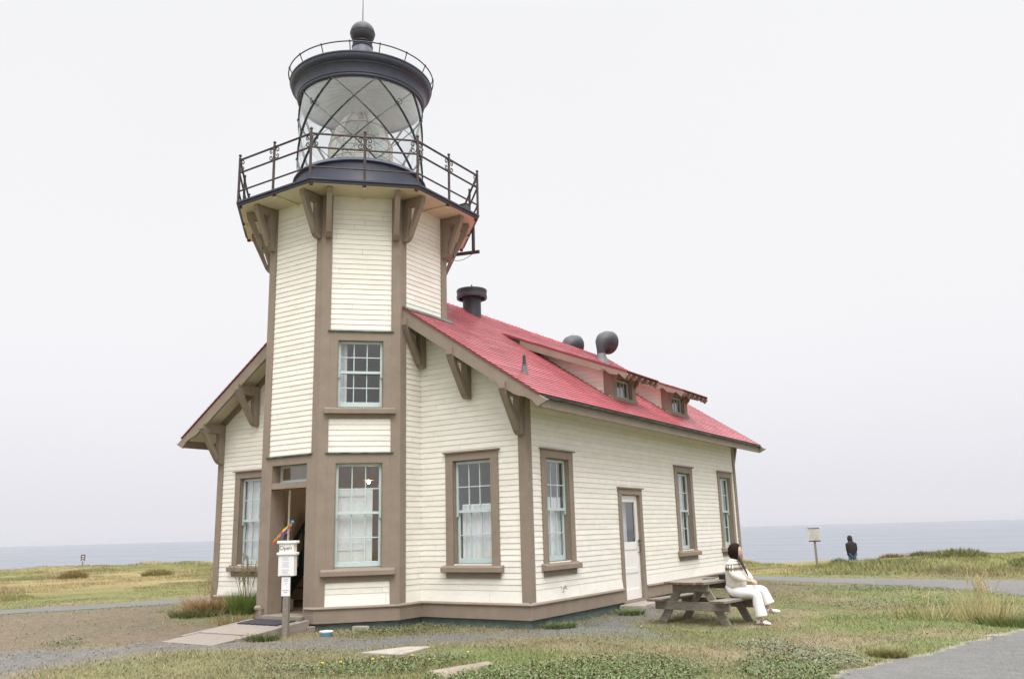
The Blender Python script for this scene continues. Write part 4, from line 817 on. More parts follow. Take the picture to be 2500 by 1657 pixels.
mb = MB(); mb.add([(-4.50, -1.72, rz(-1.7) + .005), (-4.422, -1.72, rz(-1.7) + .005), (-4.422, -3.1, rz(-3.1)), (-4.50, -3.1, rz(-3.1)), (-4.50, -1.72, -.12), (-4.422, -1.72, -.12), (-4.422, -3.1, -.18), (-4.50, -3.1, -.18)], [(0, 1, 2, 3), (7, 6, 5, 4), (0, 4, 5, 1), (1, 5, 6, 2), (2, 6, 7, 3), (3, 7, 4, 0)]); mb.build('side_beam', M['deckwood'], RM, bevel=.008)
mb = MB(); mb.box(-3.17, -3.07, -1.76, -1.64, -.16, -.02); mb.build('foot_block', M['deckwood'], RM, bevel=.01)
mb = MB(); ya, yb = -1.76, -2.14; a, b = rz(ya) + .004, rz(yb) + .004
mb.add([(-4.34, ya, a), (-3.40, ya, a), (-3.43, yb, b), (-4.36, yb, b), (-4.34, ya, a + .014), (-3.40, ya, a + .014), (-3.43, yb, b + .014), (-4.36, yb, b + .014)], [(0, 3, 2, 1), (4, 5, 6, 7), (0, 1, 5, 4), (1, 2, 6, 5), (2, 3, 7, 6), (3, 0, 4, 7)])
for k in range(7): xk = -4.3 + .14 * k; mb.box(xk, xk + .07, yb - .015, yb, b, b + .012)
mm = mb.build('doormat', M['matblk'], None); tag(mm, 'black rubber doormat lying on the entrance ramp', 'doormat')
# information post
PX, PY = -3.02, -2.32; PZ = zg(PX, PY); th = math.radians(-64)
IP = thing('information_post', 'white notice box reading Open on a wooden post beside the ramp', 'sign post', (PX, PY, PZ))
PT = Matrix.Translation((PX, PY, 0)) @ Matrix.Rotation(th + PI / 2, 4, 'Z')     # local: x across, -y front
def pm(): return MB(PT)
mb = pm(); mb.box(-.045, .045, -.045, .045, PZ - .2, .80); mb.build('post', M['wood'], IP, bevel=.004)
mb = pm(); mb.box(-.128, .128, -.066, .066, .80, 1.112); mb.build('lower_box', M['white'], IP, bevel=.004)
mb = pm(); mb.box(-.155, .155, -.086, .086, 1.113, 1.158); mb.build('ledge', M['white'], IP, bevel=.012)
mb = pm(); mb.box(-.12, .12, -.064, .064, 1.159, 1.288); mb.build('upper_box', M['white'], IP, bevel=.004)
mb = pm(); mb.box(-.155, .155, -.086, .086, 1.289, 1.334); mb.build('lid', M['white'], IP, bevel=.012)
def papersheet(name, x0, x1, y, z0, z1, lines, parent):
    mb = pm(); mb.box(x0, x1, y - .003, y, z0, z1); so_ = mb.build(name, M['paper'], parent)
    mb = pm(); r = random.Random(3)
    for (zc, a, b, h) in lines: mb.box(x0 + (x1 - x0) * a, x0 + (x1 - x0) * b, y - .0042, y - .0032, zc - h / 2, zc + h / 2)
    if lines: mb.build('print_lines', M['ink'], so_)
lines = [(1.085 - .0125 * i, .12 + .05 * (i % 3), .86 - .06 * ((i * 7) % 4), .0045) for i in range(21) if i not in (5, 13, 14)]
papersheet('notice_sheet', -.092, .082, -.0665, .815, 1.105, lines, IP)
papersheet('small_notice', -.07, .07, -.0455, .50, .785, [(.745, .25, .75, .012), (.72, .3, .7, .008), (.585, .14, .86, .016), (.555, .3, .7, .014), (.69, .28, .72, .004), (.67, .35, .65, .004)], IP)
cu = bpy.data.curves.new('lettering', 'FONT'); cu.body = 'Open'; cu.size = .088; cu.extrude = .0012; cu.align_x = 'CENTER'; cu.align_y = 'CENTER'
to = bpy.data.objects.new('lettering_curve', cu); C.objects.link(to); bpy.context.view_layer.update()
tm = bpy.data.meshes.new_from_object(to.evaluated_get(bpy.context.evaluated_depsgraph_get())); bpy.data.objects.remove(to); tm.transform(PT @ Matrix.Translation((-.015, -.0655, 1.222)) @ Matrix.Rotation(PI / 2, 4, 'X'))
tm.materials.clear(); tm.materials.append(M['inkd']); lo = bpy.data.objects.new('lettering', tm); C.objects.link(lo); lo.parent = IP; lo.location = -Vector(IP.location)
# rainbow windsock
WS = thing('windsock', 'rainbow streamer windsock flying from the notice box lid', 'windsock', (PX, PY, 1.334))
mb = pm(); mb.tube([(.045, .02, 1.334), (.04, .02, 1.62)], .004, 6); mb.build('stick', M['rail'], WS)
rb = [(.55, .02, .03), (.65, .16, .01), (.68, .52, .02), (.06, .33, .06), (.02, .16, .5), (.22, .04, .36)]
fm = [mat('streamer_%s' % n, c2, .6) for n, c2 in zip(('red', 'orange', 'yellow', 'green', 'blue', 'violet'), rb)]
camr = Vector((RT.x, RT.y, 0)).normalized()
top = PT @ Vector((.04, .02, 1.615))
for k in range(6):
    mb = MB(); n = 10; L_ = .26 + .03 * (k % 3); drop = [.30, .27, .22, .24, .30, .26][k]; side = [-.28, -.26, -.21, -.15, -.12, -.25][k]
    off = Vector((0, (k - 2.5) * .012, (k % 2) * .01)); pts = []
    for i in range(n + 1):
        q = i / n; pts.append(top + camr * (side * q + .012 * math.sin(9 * q + k)) + Zv * (-.02 - drop * q ** 1.1 + .008 * math.sin(11 * q + 2 * k)) + off)
    for i in range(n):
        wv = Vector((.3, .3, .9)).normalized() * .024
        mb.mi = 0; mb.quad(pts[i] - wv, pts[i + 1] - wv, pts[i + 1] + wv, pts[i] + wv)
        mb.mi = 1; 
    mb.m = [(0 if i % 4 < 2 else 1) for i in range(n)]; mb.build('streamer', [fm[k], fm[(k + 2) % 6]], WS)
mb = MB(); mb.T = None; mb.ball(top + camr * .01, (.028, .028, .035), 10, 6); mb.m = [(0 if i % 3 else 1) for i in range(len(mb.f))]; mb.build('head', [fm[4], fm[3]], WS, smooth=True)
# dog bowl
bz = zg(-2.45, -2.02); mb = MB(); mb.lathe([(.001, bz + .012), (.06, bz + .012), (.082, bz + .05), (.092, bz + .068)], 28, (-2.45, -2.02)); mb.lathe([(.075, bz + .0), (.098, bz + .055)], 28, (-2.45, -2.02)); BW = thing('pet_bowl', 'small blue and white plastic bowl on the gravel near the tower', 'bowl', (-2.45, -2.02, bz)); mb.build('bowl_body', M['bluebowl'], BW, smooth=True)
mb = MB(); mb.lathe([(.092, bz + .066), (.098, bz + .055), (.106, bz + .068), (.104, bz + .078), (.093, bz + .078), (.090, bz + .066)], 28, (-2.45, -2.02)); mb.build('rim', M['white'], BW, smooth=True)
# slabs and stones
def slab(name, pts, h, label, cat, m):
    cx_ = sum(p[0] for p in pts) / len(pts); cy_ = sum(p[1] for p in pts) / len(pts); z = zg(cx_, cy_); mb = MB(); mb.prism(pts, (0, 0, 0), (1, 0, 0), (0, 1, 0), Zv, z - .1, z + h); o = mb.build(name, m, None, bevel=.012); return tag(o, label, cat)
slab('paving_slab', [(-.72, -3.12), (-.50, -2.45), (-.20, -2.30), (-.10, -3.05)], .035, 'pale flat concrete slab in the grass, nearer the lighthouse', 'slab', M['concrete'])
slab('paving_slab', [(.94, -3.80), (1.18, -2.93), (1.34, -3.02), (1.50, -4.2)], .008, 'brownish flat slab half overgrown by weeds at the bottom of the picture', 'slab', mat('brown_concrete', (.25, .20, .155), .9, noise=.3, nscale=5, bump=.3, bscale=30))
slab('door_slab', [(.03, 3.15), (.46, 3.25), (.46, 5.0), (.03, 5.0)], .055, 'concrete pad below the white side door', 'slab', M['concrete'])
slab('stone_block', [(-2.62, -1.28), (-2.42, -1.20), (-2.38, -1.12), (-2.58, -1.18)], .07, 'small pale stone block against the tower foot', 'stone', M['concrete'])

# ------------------------------------------------------------------ picnic table
PH, SC_ = -.143, .94; TBX, TBY, TBZ = 1.97, 2.47, -.205
PTB = thing('picnic_table', 'weathered grey wooden picnic table with attached benches beside the lighthouse', 'picnic table', (TBX, TBY, TBZ))
TT = Matrix.Translation((TBX, TBY, TBZ)) @ Matrix.Rotation(PH, 4, 'Z') @ Matrix.Diagonal((SC_, SC_, SC_, 1))
def tmb(): return MB(TT)
mb = tmb(); LT2 = .74
for i in range(5):
    x0 = -.385 + i * .155; j = [.0, .03, .015, .035, -.06][i]; mb.mi = 0; mb.box(x0, x0 + .150, -LT2 + (-j if i < 4 else .05), LT2 + j * .5, .695, .742, random.random())
    mb.mi = 1; mb.box(x0 + .002, x0 + .148, -LT2 + (-j if i < 4 else .05) - .004, -LT2 + (-j if i < 4 else .05) + .02, .697, .740)
mb.build('tabletop', [M['wood'], M['woodend']], PTB, bevel=.006)
for sg in (-1, 1):
    mb = tmb()
    for i in range(2): x0 = sg * .62 - .14 + i * .143; mb.mi = 0; mb.box(x0, x0 + .137, -LT2 + .02 * i, LT2 - .03 * i, .395, .44, random.random()); mb.mi = 1; mb.box(x0 + .002, x0 + .135, -LT2 + .02 * i - .004, -LT2 + .02 * i + .02, .397, .438)
    mb.build('bench', [M['wood'], M['woodend']], PTB, bevel=.006)
    for e in (-1, 1):
        y = e * .43; mb = tmb(); mb.beam((sg * .66, y, -.03), (sg * .22, y, .69), .045, .145, (1, 0, 0)); mb.build('leg', M['wood'], PTB, bevel=.006)
for e in (-1, 1):
    y = e * .43 + e * .048; mb = tmb(); mb.box(-.74, .74, y - .022, y + .022, .245, .392); mb.build('bench_beam', M['wood'], PTB, bevel=.006)
    mb = tmb(); mb.box(-.36, .36, y - .022, y + .022, .565, .693); mb.build('top_cleat', M['wood'], PTB, bevel=.006)
mb = tmb(); mb.beam((0, -.36, .33), (0, -.02, .66), .09, .04, (1, 0, 0)); mb.beam((0, .36, .33), (0, .02, .66), .09, .04, (1, 0, 0)); mb.build('brace', M['wood'], PTB)

# ------------------------------------------------------------------ people
M['skin'] = mat('skin', (.58, .38, .30), .55); M['hair'] = mat('dark_brown_hair', (.016, .008, .007), .75, noise=.3, nscale=30, spec=.15)
M['trous'] = mat('white_trousers', (.76, .74, .73), .85, noise=.04, nscale=12, bump=.25, bscale=9); M['shoe'] = mat('white_shoe', (.72, .70, .68), .5); M['stripe'] = mat('dark_red_stripe', (.12, .02, .025), .5)
sw = mat('cream_knit_sweater', (.70, .65, .58), .95, bump=.4, bscale=70); M['sweater'] = sw
t = sw.node_tree; p = t.nodes['Principled BSDF']; L = t.links.new; N = t.nodes.new
def yoke():
    tcn = N('ShaderNodeTexCoord'); sx = N('ShaderNodeSeparateXYZ'); L(tcn.outputs['Object'], sx.inputs[0])
    def mth(op, a, b=None, c2=None):
        m = N('ShaderNodeMath'); m.operation = op
        for i, v in enumerate((a, b, c2)):
            if v is None: continue
            if isinstance(v, (int, float)): m.inputs[i].default_value = v
            else: L(v, m.inputs[i])
        return m.outputs[0]
    ang = mth('ARCTAN2', mth('SUBTRACT', sx.outputs['Y'], .13), mth('SUBTRACT', sx.outputs['X'], .53)); zz = sx.outputs['Z']
    # rows of diamonds and zigzags on the yoke
    tri = mth('PINGPONG', mth('MULTIPLY', ang, 5.0), 0.5); tri2 = mth('PINGPONG', mth('MULTIPLY', zz, 12.0), 0.5)
    dia = mth('GREATER_THAN', mth('ADD', tri, tri2), 0.40); band = mth('MULTIPLY', mth('GREATER_THAN', zz, .835), mth('LESS_THAN', zz, .955)); ring = mth('MULTIPLY', mth('GREATER_THAN', zz, .985), mth('LESS_THAN', zz, 1.0)); 
    return mth('MAXIMUM', mth('MULTIPLY', dia, band), mth('MULTIPLY', ring, .6))
fac = yoke(); x = N('ShaderNodeMixRGB'); L(fac, x.inputs[0]); x.inputs[1].default_value = (.70, .65, .58, 1); x.inputs[2].default_value = (.13, .10, .075, 1); L(x.outputs[0], p.inputs['Base Color'])
def skin(name, verts, edges, m, parent, sub=2, root=0, label=None):
    """verts: (x, y, z, rx, ry)"""
    me = bpy.data.meshes.new(name); me.from_pydata([v[:3] for v in verts], edges, []); o = bpy.data.objects.new(name, me); C.objects.link(o)
    md = o.modifiers.new('skin', 'SKIN'); md.use_smooth_shade = True; md.branch_smoothing = .4
    bpy.context.view_layer.objects.active = o
    if not me.skin_vertices:
        bm = bmesh.new(); bm.from_mesh(me); bm.verts.layers.skin.verify(); bm.to_mesh(me); bm.free()
    for i, v in enumerate(verts): sv = me.skin_vertices[0].data[i]; sv.radius = (v[3], v[4] if len(v) > 4 else v[3]); sv.use_root = (i == root)
    s2 = o.modifiers.new('sub', 'SUBSURF'); s2.levels = sub; s2.render_levels = sub
    dg = bpy.context.evaluated_depsgraph_get(); me2 = bpy.data.meshes.new_from_object(o.evaluated_get(dg)); o.modifiers.clear(); o.data = me2; me2.name = name
    me2.materials.clear(); me2.materials.append(m); me2.polygons.foreach_set('use_smooth', [True] * len(me2.polygons))
    o.parent = parent
    if label: o['label'] = label
    return o
def head_mesh(name, parent, m, Tm, r=(.078, .088, .112)):
    """face looks along local +x"""
    mb = MB(Tm); b0 = len(mb.v); n, mm_ = 28, 22; vs = []; fs = []
    for i in range(mm_ + 1):
        ph = PI * i / mm_
        for j in range(n):
            a = 2 * PI * j / n; x, y, z = math.sin(ph) * math.cos(a), math.sin(ph) * math.sin(a), math.cos(ph)
            px_, py_, pz_ = x * .095, y * .076, z * .115
            if z < 0: py_ *= 1 - .28 * (-z); px_ = px_ * (1 - .12 * (-z)) + .012 * (-z)
            f = max(0, x) ** 3
            g = lambda yc, zc, sy, sz: math.exp(-((py_ - yc) / sy) ** 2 - ((pz_ - zc) / sz) ** 2)
            if x > 0.2:
                px_ += .020 * g(0, -.022, .012, .020) + .008 * g(0, .005, .010, .02) - .010 * (g(.031, .006, .016, .011) + g(-.031, .006, .016, .011)) + .006 * g(0, -.058, .020, .007) - .004 * g(0, -.050, .02, .004) + .008 * g(0, -.092, .02, .015)
            vs.append((px_, py_, pz_))
    for i in range(mm_):
        for j in range(n): fs.append((i * n + j, (i + 1) * n + j, (i + 1) * n + (j + 1) % n, i * n + (j + 1) % n))
    mb.add(vs, fs)
    for s in (-1, 1): mb.ball((-.005, s * .076, -.005), (.016, .008, .028), 8, 6)
    return mb
WT = Matrix.Translation((TBX, TBY, TBZ + .005)) @ Matrix.Rotation(PH, 4, 'Z')
WM = thing('person', 'long haired person in patterned cream sweater and white trousers sitting on the picnic bench', 'person', (TBX, TBY, TBZ + .005), PH)
# hand with five fingers, local builder on skin chains
def hand_chain(verts, edges, wi, P, d, up, side, s=1.0):
    """append palm + fingers after wrist vertex wi; d = direction of fingers, side = thumb side"""
    d, up, side = Vector(d).normalized(), Vector(up).normalized(), Vector(side).normalized(); P = Vector(P)
    def av(q, r, p):
        verts.append((*q, r)); edges.append((p, len(verts) - 1)); return len(verts) - 1
    pa = av(P + d * .045 * s, .022 * s, wi)
    for k, (o, l) in enumerate(((-.026, .055), (-.009, .072), (.009, .078), (.026, .068))):
        b = P + d * .085 * s - side * (-o) * s; i1 = av(b, .0095 * s, pa); i2 = av(b + (d * .75 - up * .45).normalized() * l * .5 * s, .008 * s, i1); av(b + (d * .75 - up * .45).normalized() * l * .5 * s + (d * .35 - up * .9).normalized() * l * .5 * s, .0068 * s, i2)
    t1 = av(P + d * .035 * s + side * .036 * s, .011 * s, pa); av(P + d * .07 * s + side * .05 * s - up * .012 * s, .0085 * s, t1)
V_ = []; E_ = []
def av(p, r, par=None, r2=None):
    V_.append((*p, r, r2 if r2 else r)); 
    if par is not None: E_.append((par, len(V_) - 1))
    return len(V_) - 1
pel = av((.50, .13, .52), .10); wst = av((.495, .13, .68), .09, pel); ch = av((.515, .13, .86), .10, wst); nb_ = av((.535, .13, .985), .06, ch); nk = av((.550, .13, 1.05), .045, nb_); hd = av((.57, .135, 1.10), .045, nk)
for s, e_ in ((-1, (.63, -.075, .77)), (1, (.64, .335, .77))):
    sh = av((.53, .13 + s * .155, .95), .05, nb_); el = av(e_, .040, sh); wr = av((.79, .13 + s * .075, .685), .025, el)
    hand_chain(V_, E_, wr, (.79, .13 + s * .075, .685), (.9, -s * .35, -.12), (0, 0, 1), (.2, -s * .9, 0), .95)
for s, hp, kn, an, he, toe in ((-1, (.53, .045, .50), (.955, .02, .50), (.975, .01, .12), (.95, .01, .06), (1.10, .0, .05)), (1, (.52, .225, .51), (.945, .25, .535), (1.02, .265, .25), (.995, .265, .20), (1.13, .275, .175))):
    a1 = av(hp, .085, pel); a2 = av(kn, .06, a1); a3 = av(an, .036, a2); a4 = av(he, .034, a3); av(toe, .03, a4)
body = skin('body', V_, E_, M['skin'], WM)
HT = Matrix.Translation((.587, .137, 1.150)) @ Matrix.Rotation(math.radians(24), 4, 'Z') @ Matrix.Rotation(math.radians(6), 4, 'Y')
mb = head_mesh('head', WM, M['skin'], HT); hm = mb.build('face', M['skin'], body, smooth=True, local=True)
mb = MB(HT)
for s in (-1, 1): mb.ball((.083, s * .031, .008), (.006, .014, .006), 8, 6)
mb.build('eyes', M['hair'], body, local=True)
mb = MB(HT); mb.ball((.093, 0, -.053), (.008, .022, .007), 8, 6); mb.build('lips', mat('lips', (.40, .12, .11), .5), body, local=True)
def loft(mb, secs, n=20, cap=True):
    """secs: (centre, radius a, radius b, axis direction, side hint) elliptical rings"""
    rings = []
    for c_, ra, rb_, d_, sh_ in secs:
        d_ = Vector(d_).normalized(); A = Vector(sh_); A = (A - d_ * A.dot(d_)).normalized(); B = d_.cross(A); rings.append([Vector(c_) + A * ra * math.cos(2 * PI * k / n) + B * rb_ * math.sin(2 * PI * k / n) for k in range(n)])
    vs = [q for r in rings for q in r]; fs = []
    for i in range(len(secs) - 1):
        for k in range(n): fs.append((i * n + k, i * n + (k + 1) % n, (i + 1) * n + (k + 1) % n, (i + 1) * n + k))
    if cap: fs += [tuple(range(n))[::-1], tuple(range((len(secs) - 1) * n, len(secs) * n))]
    mb.add(vs, fs)
def smooth_part(mb, name, m, parent, lvl=1):
    o = mb.build(name, m, parent, smooth=True, local=True); b = o.modifiers.new('sub', 'SUBSURF'); b.levels = lvl; b.render_levels = lvl; return o
# sweater: body + two sleeves
mb = MB(); Yv = (0, 1, 0); Uz = (0, 0, 1)
loft(mb, [((.52, .13, .535), .17, .15, (.0, 0, 1), Yv), ((.545, .13, .60), .178, .178, (-.05, 0, 1), Yv), ((.548, .13, .70), .168, .170, (0, 0, 1), Yv), ((.535, .13, .80), .180, .158, (.12, 0, 1), Yv), ((.525, .13, .89), .195, .138, (.15, 0, 1), Yv), ((.528, .13, .955), .185, .105, (.2, 0, 1), Yv), ((.542, .13, 1.0), .13, .085, (.25, 0, 1), Yv), ((.552, .13, 1.035), .072, .068, (.25, 0, 1), Yv), ((.556, .13, 1.05), .06, .06, (.25, 0, 1), Yv)])
for s_, e_ in ((-1, (.625, -.10, .765)), (1, (.635, .36, .765))):
    sh_ = Vector((.527, .13 + s_ * .155, .945)); e_ = Vector(e_); w_ = Vector((.775, .13 + s_ * .10, .695)); d1 = e_ - sh_; d2 = w_ - e_
    loft(mb, [(sh_ - d1 * .12, .05, .05, d1, Uz), (sh_, .078, .08, d1, Uz), (sh_ + d1 * .45, .07, .068, d1, Uz), (e_ - d1 * .08, .065, .062, d1 + d2 * .3, Uz), (e_ + d2 * .12, .064, .06, d1 * .4 + d2, Uz), (e_ + d2 * .55, .057, .053, d2, Uz), (w_ - d2 * .05, .05, .045, d2, Uz), (w_, .035, .032, d2, Uz)], 16)
smooth_part(mb, 'sweater', M['sweater'], WM)
# wide-legged trousers
mb = MB()
loft(mb, [((.49, .13, .64), .12, .11, (0, 0, 1), Yv), ((.495, .13, .575), .172, .14, (0, 0, 1), Yv), ((.505, .13, .50), .185, .155, (.3, 0, 1), Yv), ((.53, .13, .43), .17, .13, (.3, 0, 1), Yv), ((.54, .13, .415), .10, .08, (.3, 0, 1), Yv)])
for hp, kn, md_, hm_ in (((.52, .045, .498), (.93, .01, .485), (.965, .005, .31), (1.01, .0, .125)), ((.52, .22, .508), (.935, .25, .525), (.985, .262, .42), (1.03, .268, .30))):
    hp, kn, md_, hm_ = map(Vector, (hp, kn, md_, hm_)); d1 = kn - hp; d2 = hm_ - kn
    loft(mb, [(hp - d1 * .08, .08, .07, d1, Yv), (hp + d1 * .12, .105, .10, d1, Yv), (hp + d1 * .5, .098, .092, d1, Yv), (hp + d1 * .82, .088, .082, d1, Yv), (kn + d1 * .03 + d2 * .02, .080, .085, d1 + d2 * .7, Yv), (kn + d2 * .16 + d1 * .03, .076, .088, d1 * .2 + d2, Yv), (md_, .078, .092, d2, Yv), (kn + d2 * .8, .082, .098, d2, Yv), (hm_ - d2 * .01, .086, .104, d2, Yv), (hm_, .082, .10, d2, Yv)], 18)
smooth_part(mb, 'trousers', M['trous'], WM)
# hair: full cap over the back of the head and a long lock down the chest
mb = MB(HT)
vs = []; fs = []; n, mm_ = 32, 20
for i in range(mm_ + 1):
    ph = PI * .90 * i / mm_
    for j in range(n):
        a = 2 * PI * j / n; x, y, z = math.sin(ph) * math.cos(a), math.sin(ph) * math.sin(a), math.cos(ph)
        X_ = x * (.128 if x < 0 else .100) - .012; Y_ = y * .104; Z_ = z * (.135 if z > 0 else .165) + .010
        if x > .35 and z < .60: X_ = .032 + (X_ - .032) * .2
        vs.append((X_, Y_, Z_))
for i in range(mm_):
    for j in range(n): fs.append((i * n + j, (i + 1) * n + j, (i + 1) * n + (j + 1) % n, i * n + (j + 1) % n))
mb.add(vs, fs); hb = mb.build('hair', M['hair'], WM, smooth=True, local=True)
mb = MB()
for k in range(2): mb.tube([(.60, .11 + .028 * k, 1.09), (.655, .10 + .028 * k, 1.02), (.690, .115 + .026 * k, .93), (.730, .125 + .022 * k, .84), (.765, .14 + .016 * k, .75)], [.026, .022, .017, .012, .004], 8)
mb.build('long_lock', mat('brown_hair_ends', (.045, .022, .014), .7), hb, smooth=True, local=True)
# shoes
def shoe(P, yaw, pit, nm='shoe'):
    T = Matrix.Translation(P) @ Matrix.Rotation(yaw, 4, 'Z') @ Matrix.Rotation(pit, 4, 'Y'); mb = MB(T)
    secs = [(-.055, .028, .0, .075), (-.03, .036, .0, .085), (.02, .037, .0, .08), (.07, .041, .0, .062), (.12, .046, .0, .05), (.165, .042, .0, .042), (.195, .026, .002, .030), (.205, .01, .006, .018)]
    vs = []; fs = []; n = 12
    for (x, hw_, z0, z1) in secs:
        for j in range(n): a = 2 * PI * j / n; vs.append((x, hw_ * math.cos(a), (z0 + z1) / 2 + (z1 - z0) / 2 * (math.sin(a) if math.sin(a) > 0 else max(-1, 1.6 * math.sin(a)))))
    for i in range(len(secs) - 1):
        for j in range(n): fs.append((i * n + j, i * n + (j + 1) % n, (i + 1) * n + (j + 1) % n, (i + 1) * n + j))
    fs += [tuple(range(n)), tuple(range((len(secs) - 1) * n, len(secs) * n))]; mb.add(vs, fs); o = mb.build(nm, M['shoe'], WM, smooth=True, local=True)
    mb = MB(T)
    for s in (-1, 1):
        for x in (.03, .06): mb.beam((x, s * .044, .012), (x + .03, s * .030, .066), .006, .010, (1, 0, 0))
        mb.beam((.10, s * .046, .012), (.045, s * .034, .064), .006, .010, (1, 0, 0)); mb.beam((-.05, s * .036, .02), (-.03, s * .034, .06), .006, .012, (1, 0, 0))
    mb.build('stripes', M['stripe'], o, local=True)
shoe((.96, .005, .012), -.10, .0); shoe((1.005, .268, .172), .05, -.05)
# black strap bag on the table behind the person
SB = thing('shoulder_bag', 'small black bag with a trailing strap on the picnic table behind the seated person', 'bag', (TBX, TBY, TBZ + .70), PH)
blk = mat('black_leather', (.012, .011, .012), .5)
mb = MB(); mb.box(.24, .33, .10, .30, .0, .085); mb.build('bag_body', blk, SB, bevel=.015, local=True)
mb = MB(); pts = [(.27, .12, .06), (.18, .0, .012), (.06, -.02, .006), (-.04, .05, .006), (-.06, .2, .006), (.05, .34, .01), (.2, .3, .04)]
for i in range(len(pts) - 1): mb.beam(pts[i], pts[i + 1], .022, .006)
mb.build('strap', blk, SB, local=True)
# far person in a dark hooded jacket
FX, FY = -1.45, 32.1; FZ = zg(FX, FY)
FP = thing('person', 'person in a dark hooded jacket and blue jeans standing beyond the grassy bluff edge', 'person', (FX, FY, FZ), math.radians(120))
V_ = []; E_ = []
pe = av((0, 0, .93), .12); c1 = av((.0, 0, 1.15), .12, pe); c2 = av((.02, 0, 1.38), .12, c1); nk = av((.06, 0, 1.50), .06, c2); hd_ = av((.10, 0, 1.60), .085, nk); av((.12, 0, 1.68), .07, hd_)
for s in (-1, 1):
    sh = av((.02, s * .17, 1.38), .055, c2); el = av((-.03, s * .21, 1.12), .045, sh); wr = av((.10, s * .14, .94), .032, el); hand_chain(V_, E_, wr, (.10, s * .14, .94), (.5, 0, -.85), (1, 0, .3), (.2, -s, 0), .9)
    hp = av((0, s * .09, .88), .09, pe); kn = av((.02, s * .10, .48), .065, hp); an = av((-.01, s * .11, .10), .045, kn); av((.13, s * .12, .04), .04, an)
fb = skin('body', V_, E_, M['skin'], FP)
jk = mat('dark_brown_jacket', (.014, .009, .009), .85, bump=.4, bscale=10); jn = mat('blue_jeans', (.035, .10, .19), .9, noise=.2, nscale=8)
mb = MB()
loft(mb, [((0, 0, .80), .235, .15, (0, 0, 1), Yv), ((0, 0, .84), .24, .16, (0, 0, 1), Yv), ((-.01, 0, 1.05), .225, .155, (0, 0, 1), Yv), ((-.005, 0, 1.25), .235, .155, (.1, 0, 1), Yv), ((.015, 0, 1.38), .225, .14, (.25, 0, 1), Yv), ((.04, 0, 1.45), .15, .11, (.4, 0, 1), Yv), ((.06, 0, 1.50), .09, .09, (.4, 0, 1), Yv)])
for s_ in (-1, 1):
    sh_ = Vector((.01, s_ * .19, 1.37)); e_ = Vector((-.03, s_ * .215, 1.10)); w_ = Vector((.09, s_ * .15, .92)); d1 = e_ - sh_; d2 = w_ - e_
    loft(mb, [(sh_ - d1 * .15, .05, .05, d1, (1, 0, 0)), (sh_, .085, .08, d1, (1, 0, 0)), (sh_ + d1 * .5, .078, .072, d1, (1, 0, 0)), (e_, .072, .068, d1 + d2, (1, 0, 0)), (e_ + d2 * .6, .064, .06, d2, (1, 0, 0)), (w_, .055, .05, d2, (1, 0, 0))], 14)
smooth_part(mb, 'jacket', jk, FP)
mb = MB(); loft(mb, [((.05, 0, 1.44), .11, .10, (.3, 0, 1), Yv), ((.07, 0, 1.52), .115, .12, (.35, 0, 1), Yv), ((.095, 0, 1.60), .125, .14, (.35, 0, 1), Yv), ((.115, 0, 1.68), .12, .135, (.3, 0, 1), Yv), ((.125, 0, 1.74), .085, .095, (.3, 0, 1), Yv), ((.13, 0, 1.765), .03, .03, (.3, 0, 1), Yv)]); smooth_part(mb, 'hood', jk, FP)
V_ = []; E_ = []; a0 = av((0, 0, .92), .15)
for s in (-1, 1): b1_ = av((0, s * .09, .84), .11, a0); b2_ = av((.02, s * .10, .48), .085, b1_); av((.0, s * .11, .10), .08, b2_)
skin('jeans', V_, E_, jn, FP)
for s in (-1, 1): mb = MB(); mb.ball((.05, s * .115, .045), (.14, .05, .05), 12, 8); mb.build('shoe', M['hair'], FP, smooth=True, local=True)

# ------------------------------------------------------------------ signs on the bluff
def bsign(x, y, wd_, z0, z1, rot, lab, board, pw=.05, rust=True):
    z = zg(x, y); o = thing('warning_sign', lab, 'sign', (x, y, z), rot)
    mb = MB(); mb.box(-pw / 2, pw / 2, -pw / 2, pw / 2, -.3, z1 - .02); mb.build('post', M['wood'], o, local=True, bevel=.003)
    mb = MB(); mb.box(-wd_ / 2, wd_ / 2, -pw / 2 - .022, -pw / 2 - .001, z0, z1); b = mb.build('board', board, o, local=True, bevel=.003)
    if rust:
        f = -pw / 2 - .026
        mb = MB(); mb.box(-wd_ / 2, wd_ / 2, f, f + .003, z1 - .03, z1); mb.build('rust_edge', M['rust'], b, local=True); mb = MB(); mb.box(-wd_ / 2, wd_ / 2, f, f + .003, z0, z0 + .045); mb.build('rust_edge', M['rust'], b, local=True)
        mb = MB(); r = random.Random(5)
        for k in range(6): zz = z1 - .10 - k * .055; mb.box(-wd_ / 2 + .06, wd_ / 2 - .06 - .08 * r.random(), f, f + .003, zz, zz + .018)
        mb.box(wd_ / 2 - .13, wd_ / 2 - .07, f - .001, f + .002, z0 + .10, z0 + .20); mb.build('faded_print', M['ink'], b, local=True)
    else:
        f = -pw / 2 - .026; mb = MB()
        for k in range(3): zz = z1 - .13 - k * .13; mb.box(-wd_ / 2 + .05, wd_ / 2 - .05, f, f + .003, zz, zz + .05)
        mb.build('faded_print', M['paper'], b, local=True)
bsign(-.67, 21.69, .42, 1.0, 1.50, math.radians(12), 'rust stained white warning sign on tall wooden post by the right bluff edge', mat('old_white_board', (.52, .50, .46), .7, noise=.3, nscale=9), .085)
bsign(-44.3, 18.9, .25, .30, .68, math.radians(58), 'small brown sign on a short post at the bluff edge, left of the lighthouse', mat('brown_board', (.09, .045, .03), .8), .08, False)

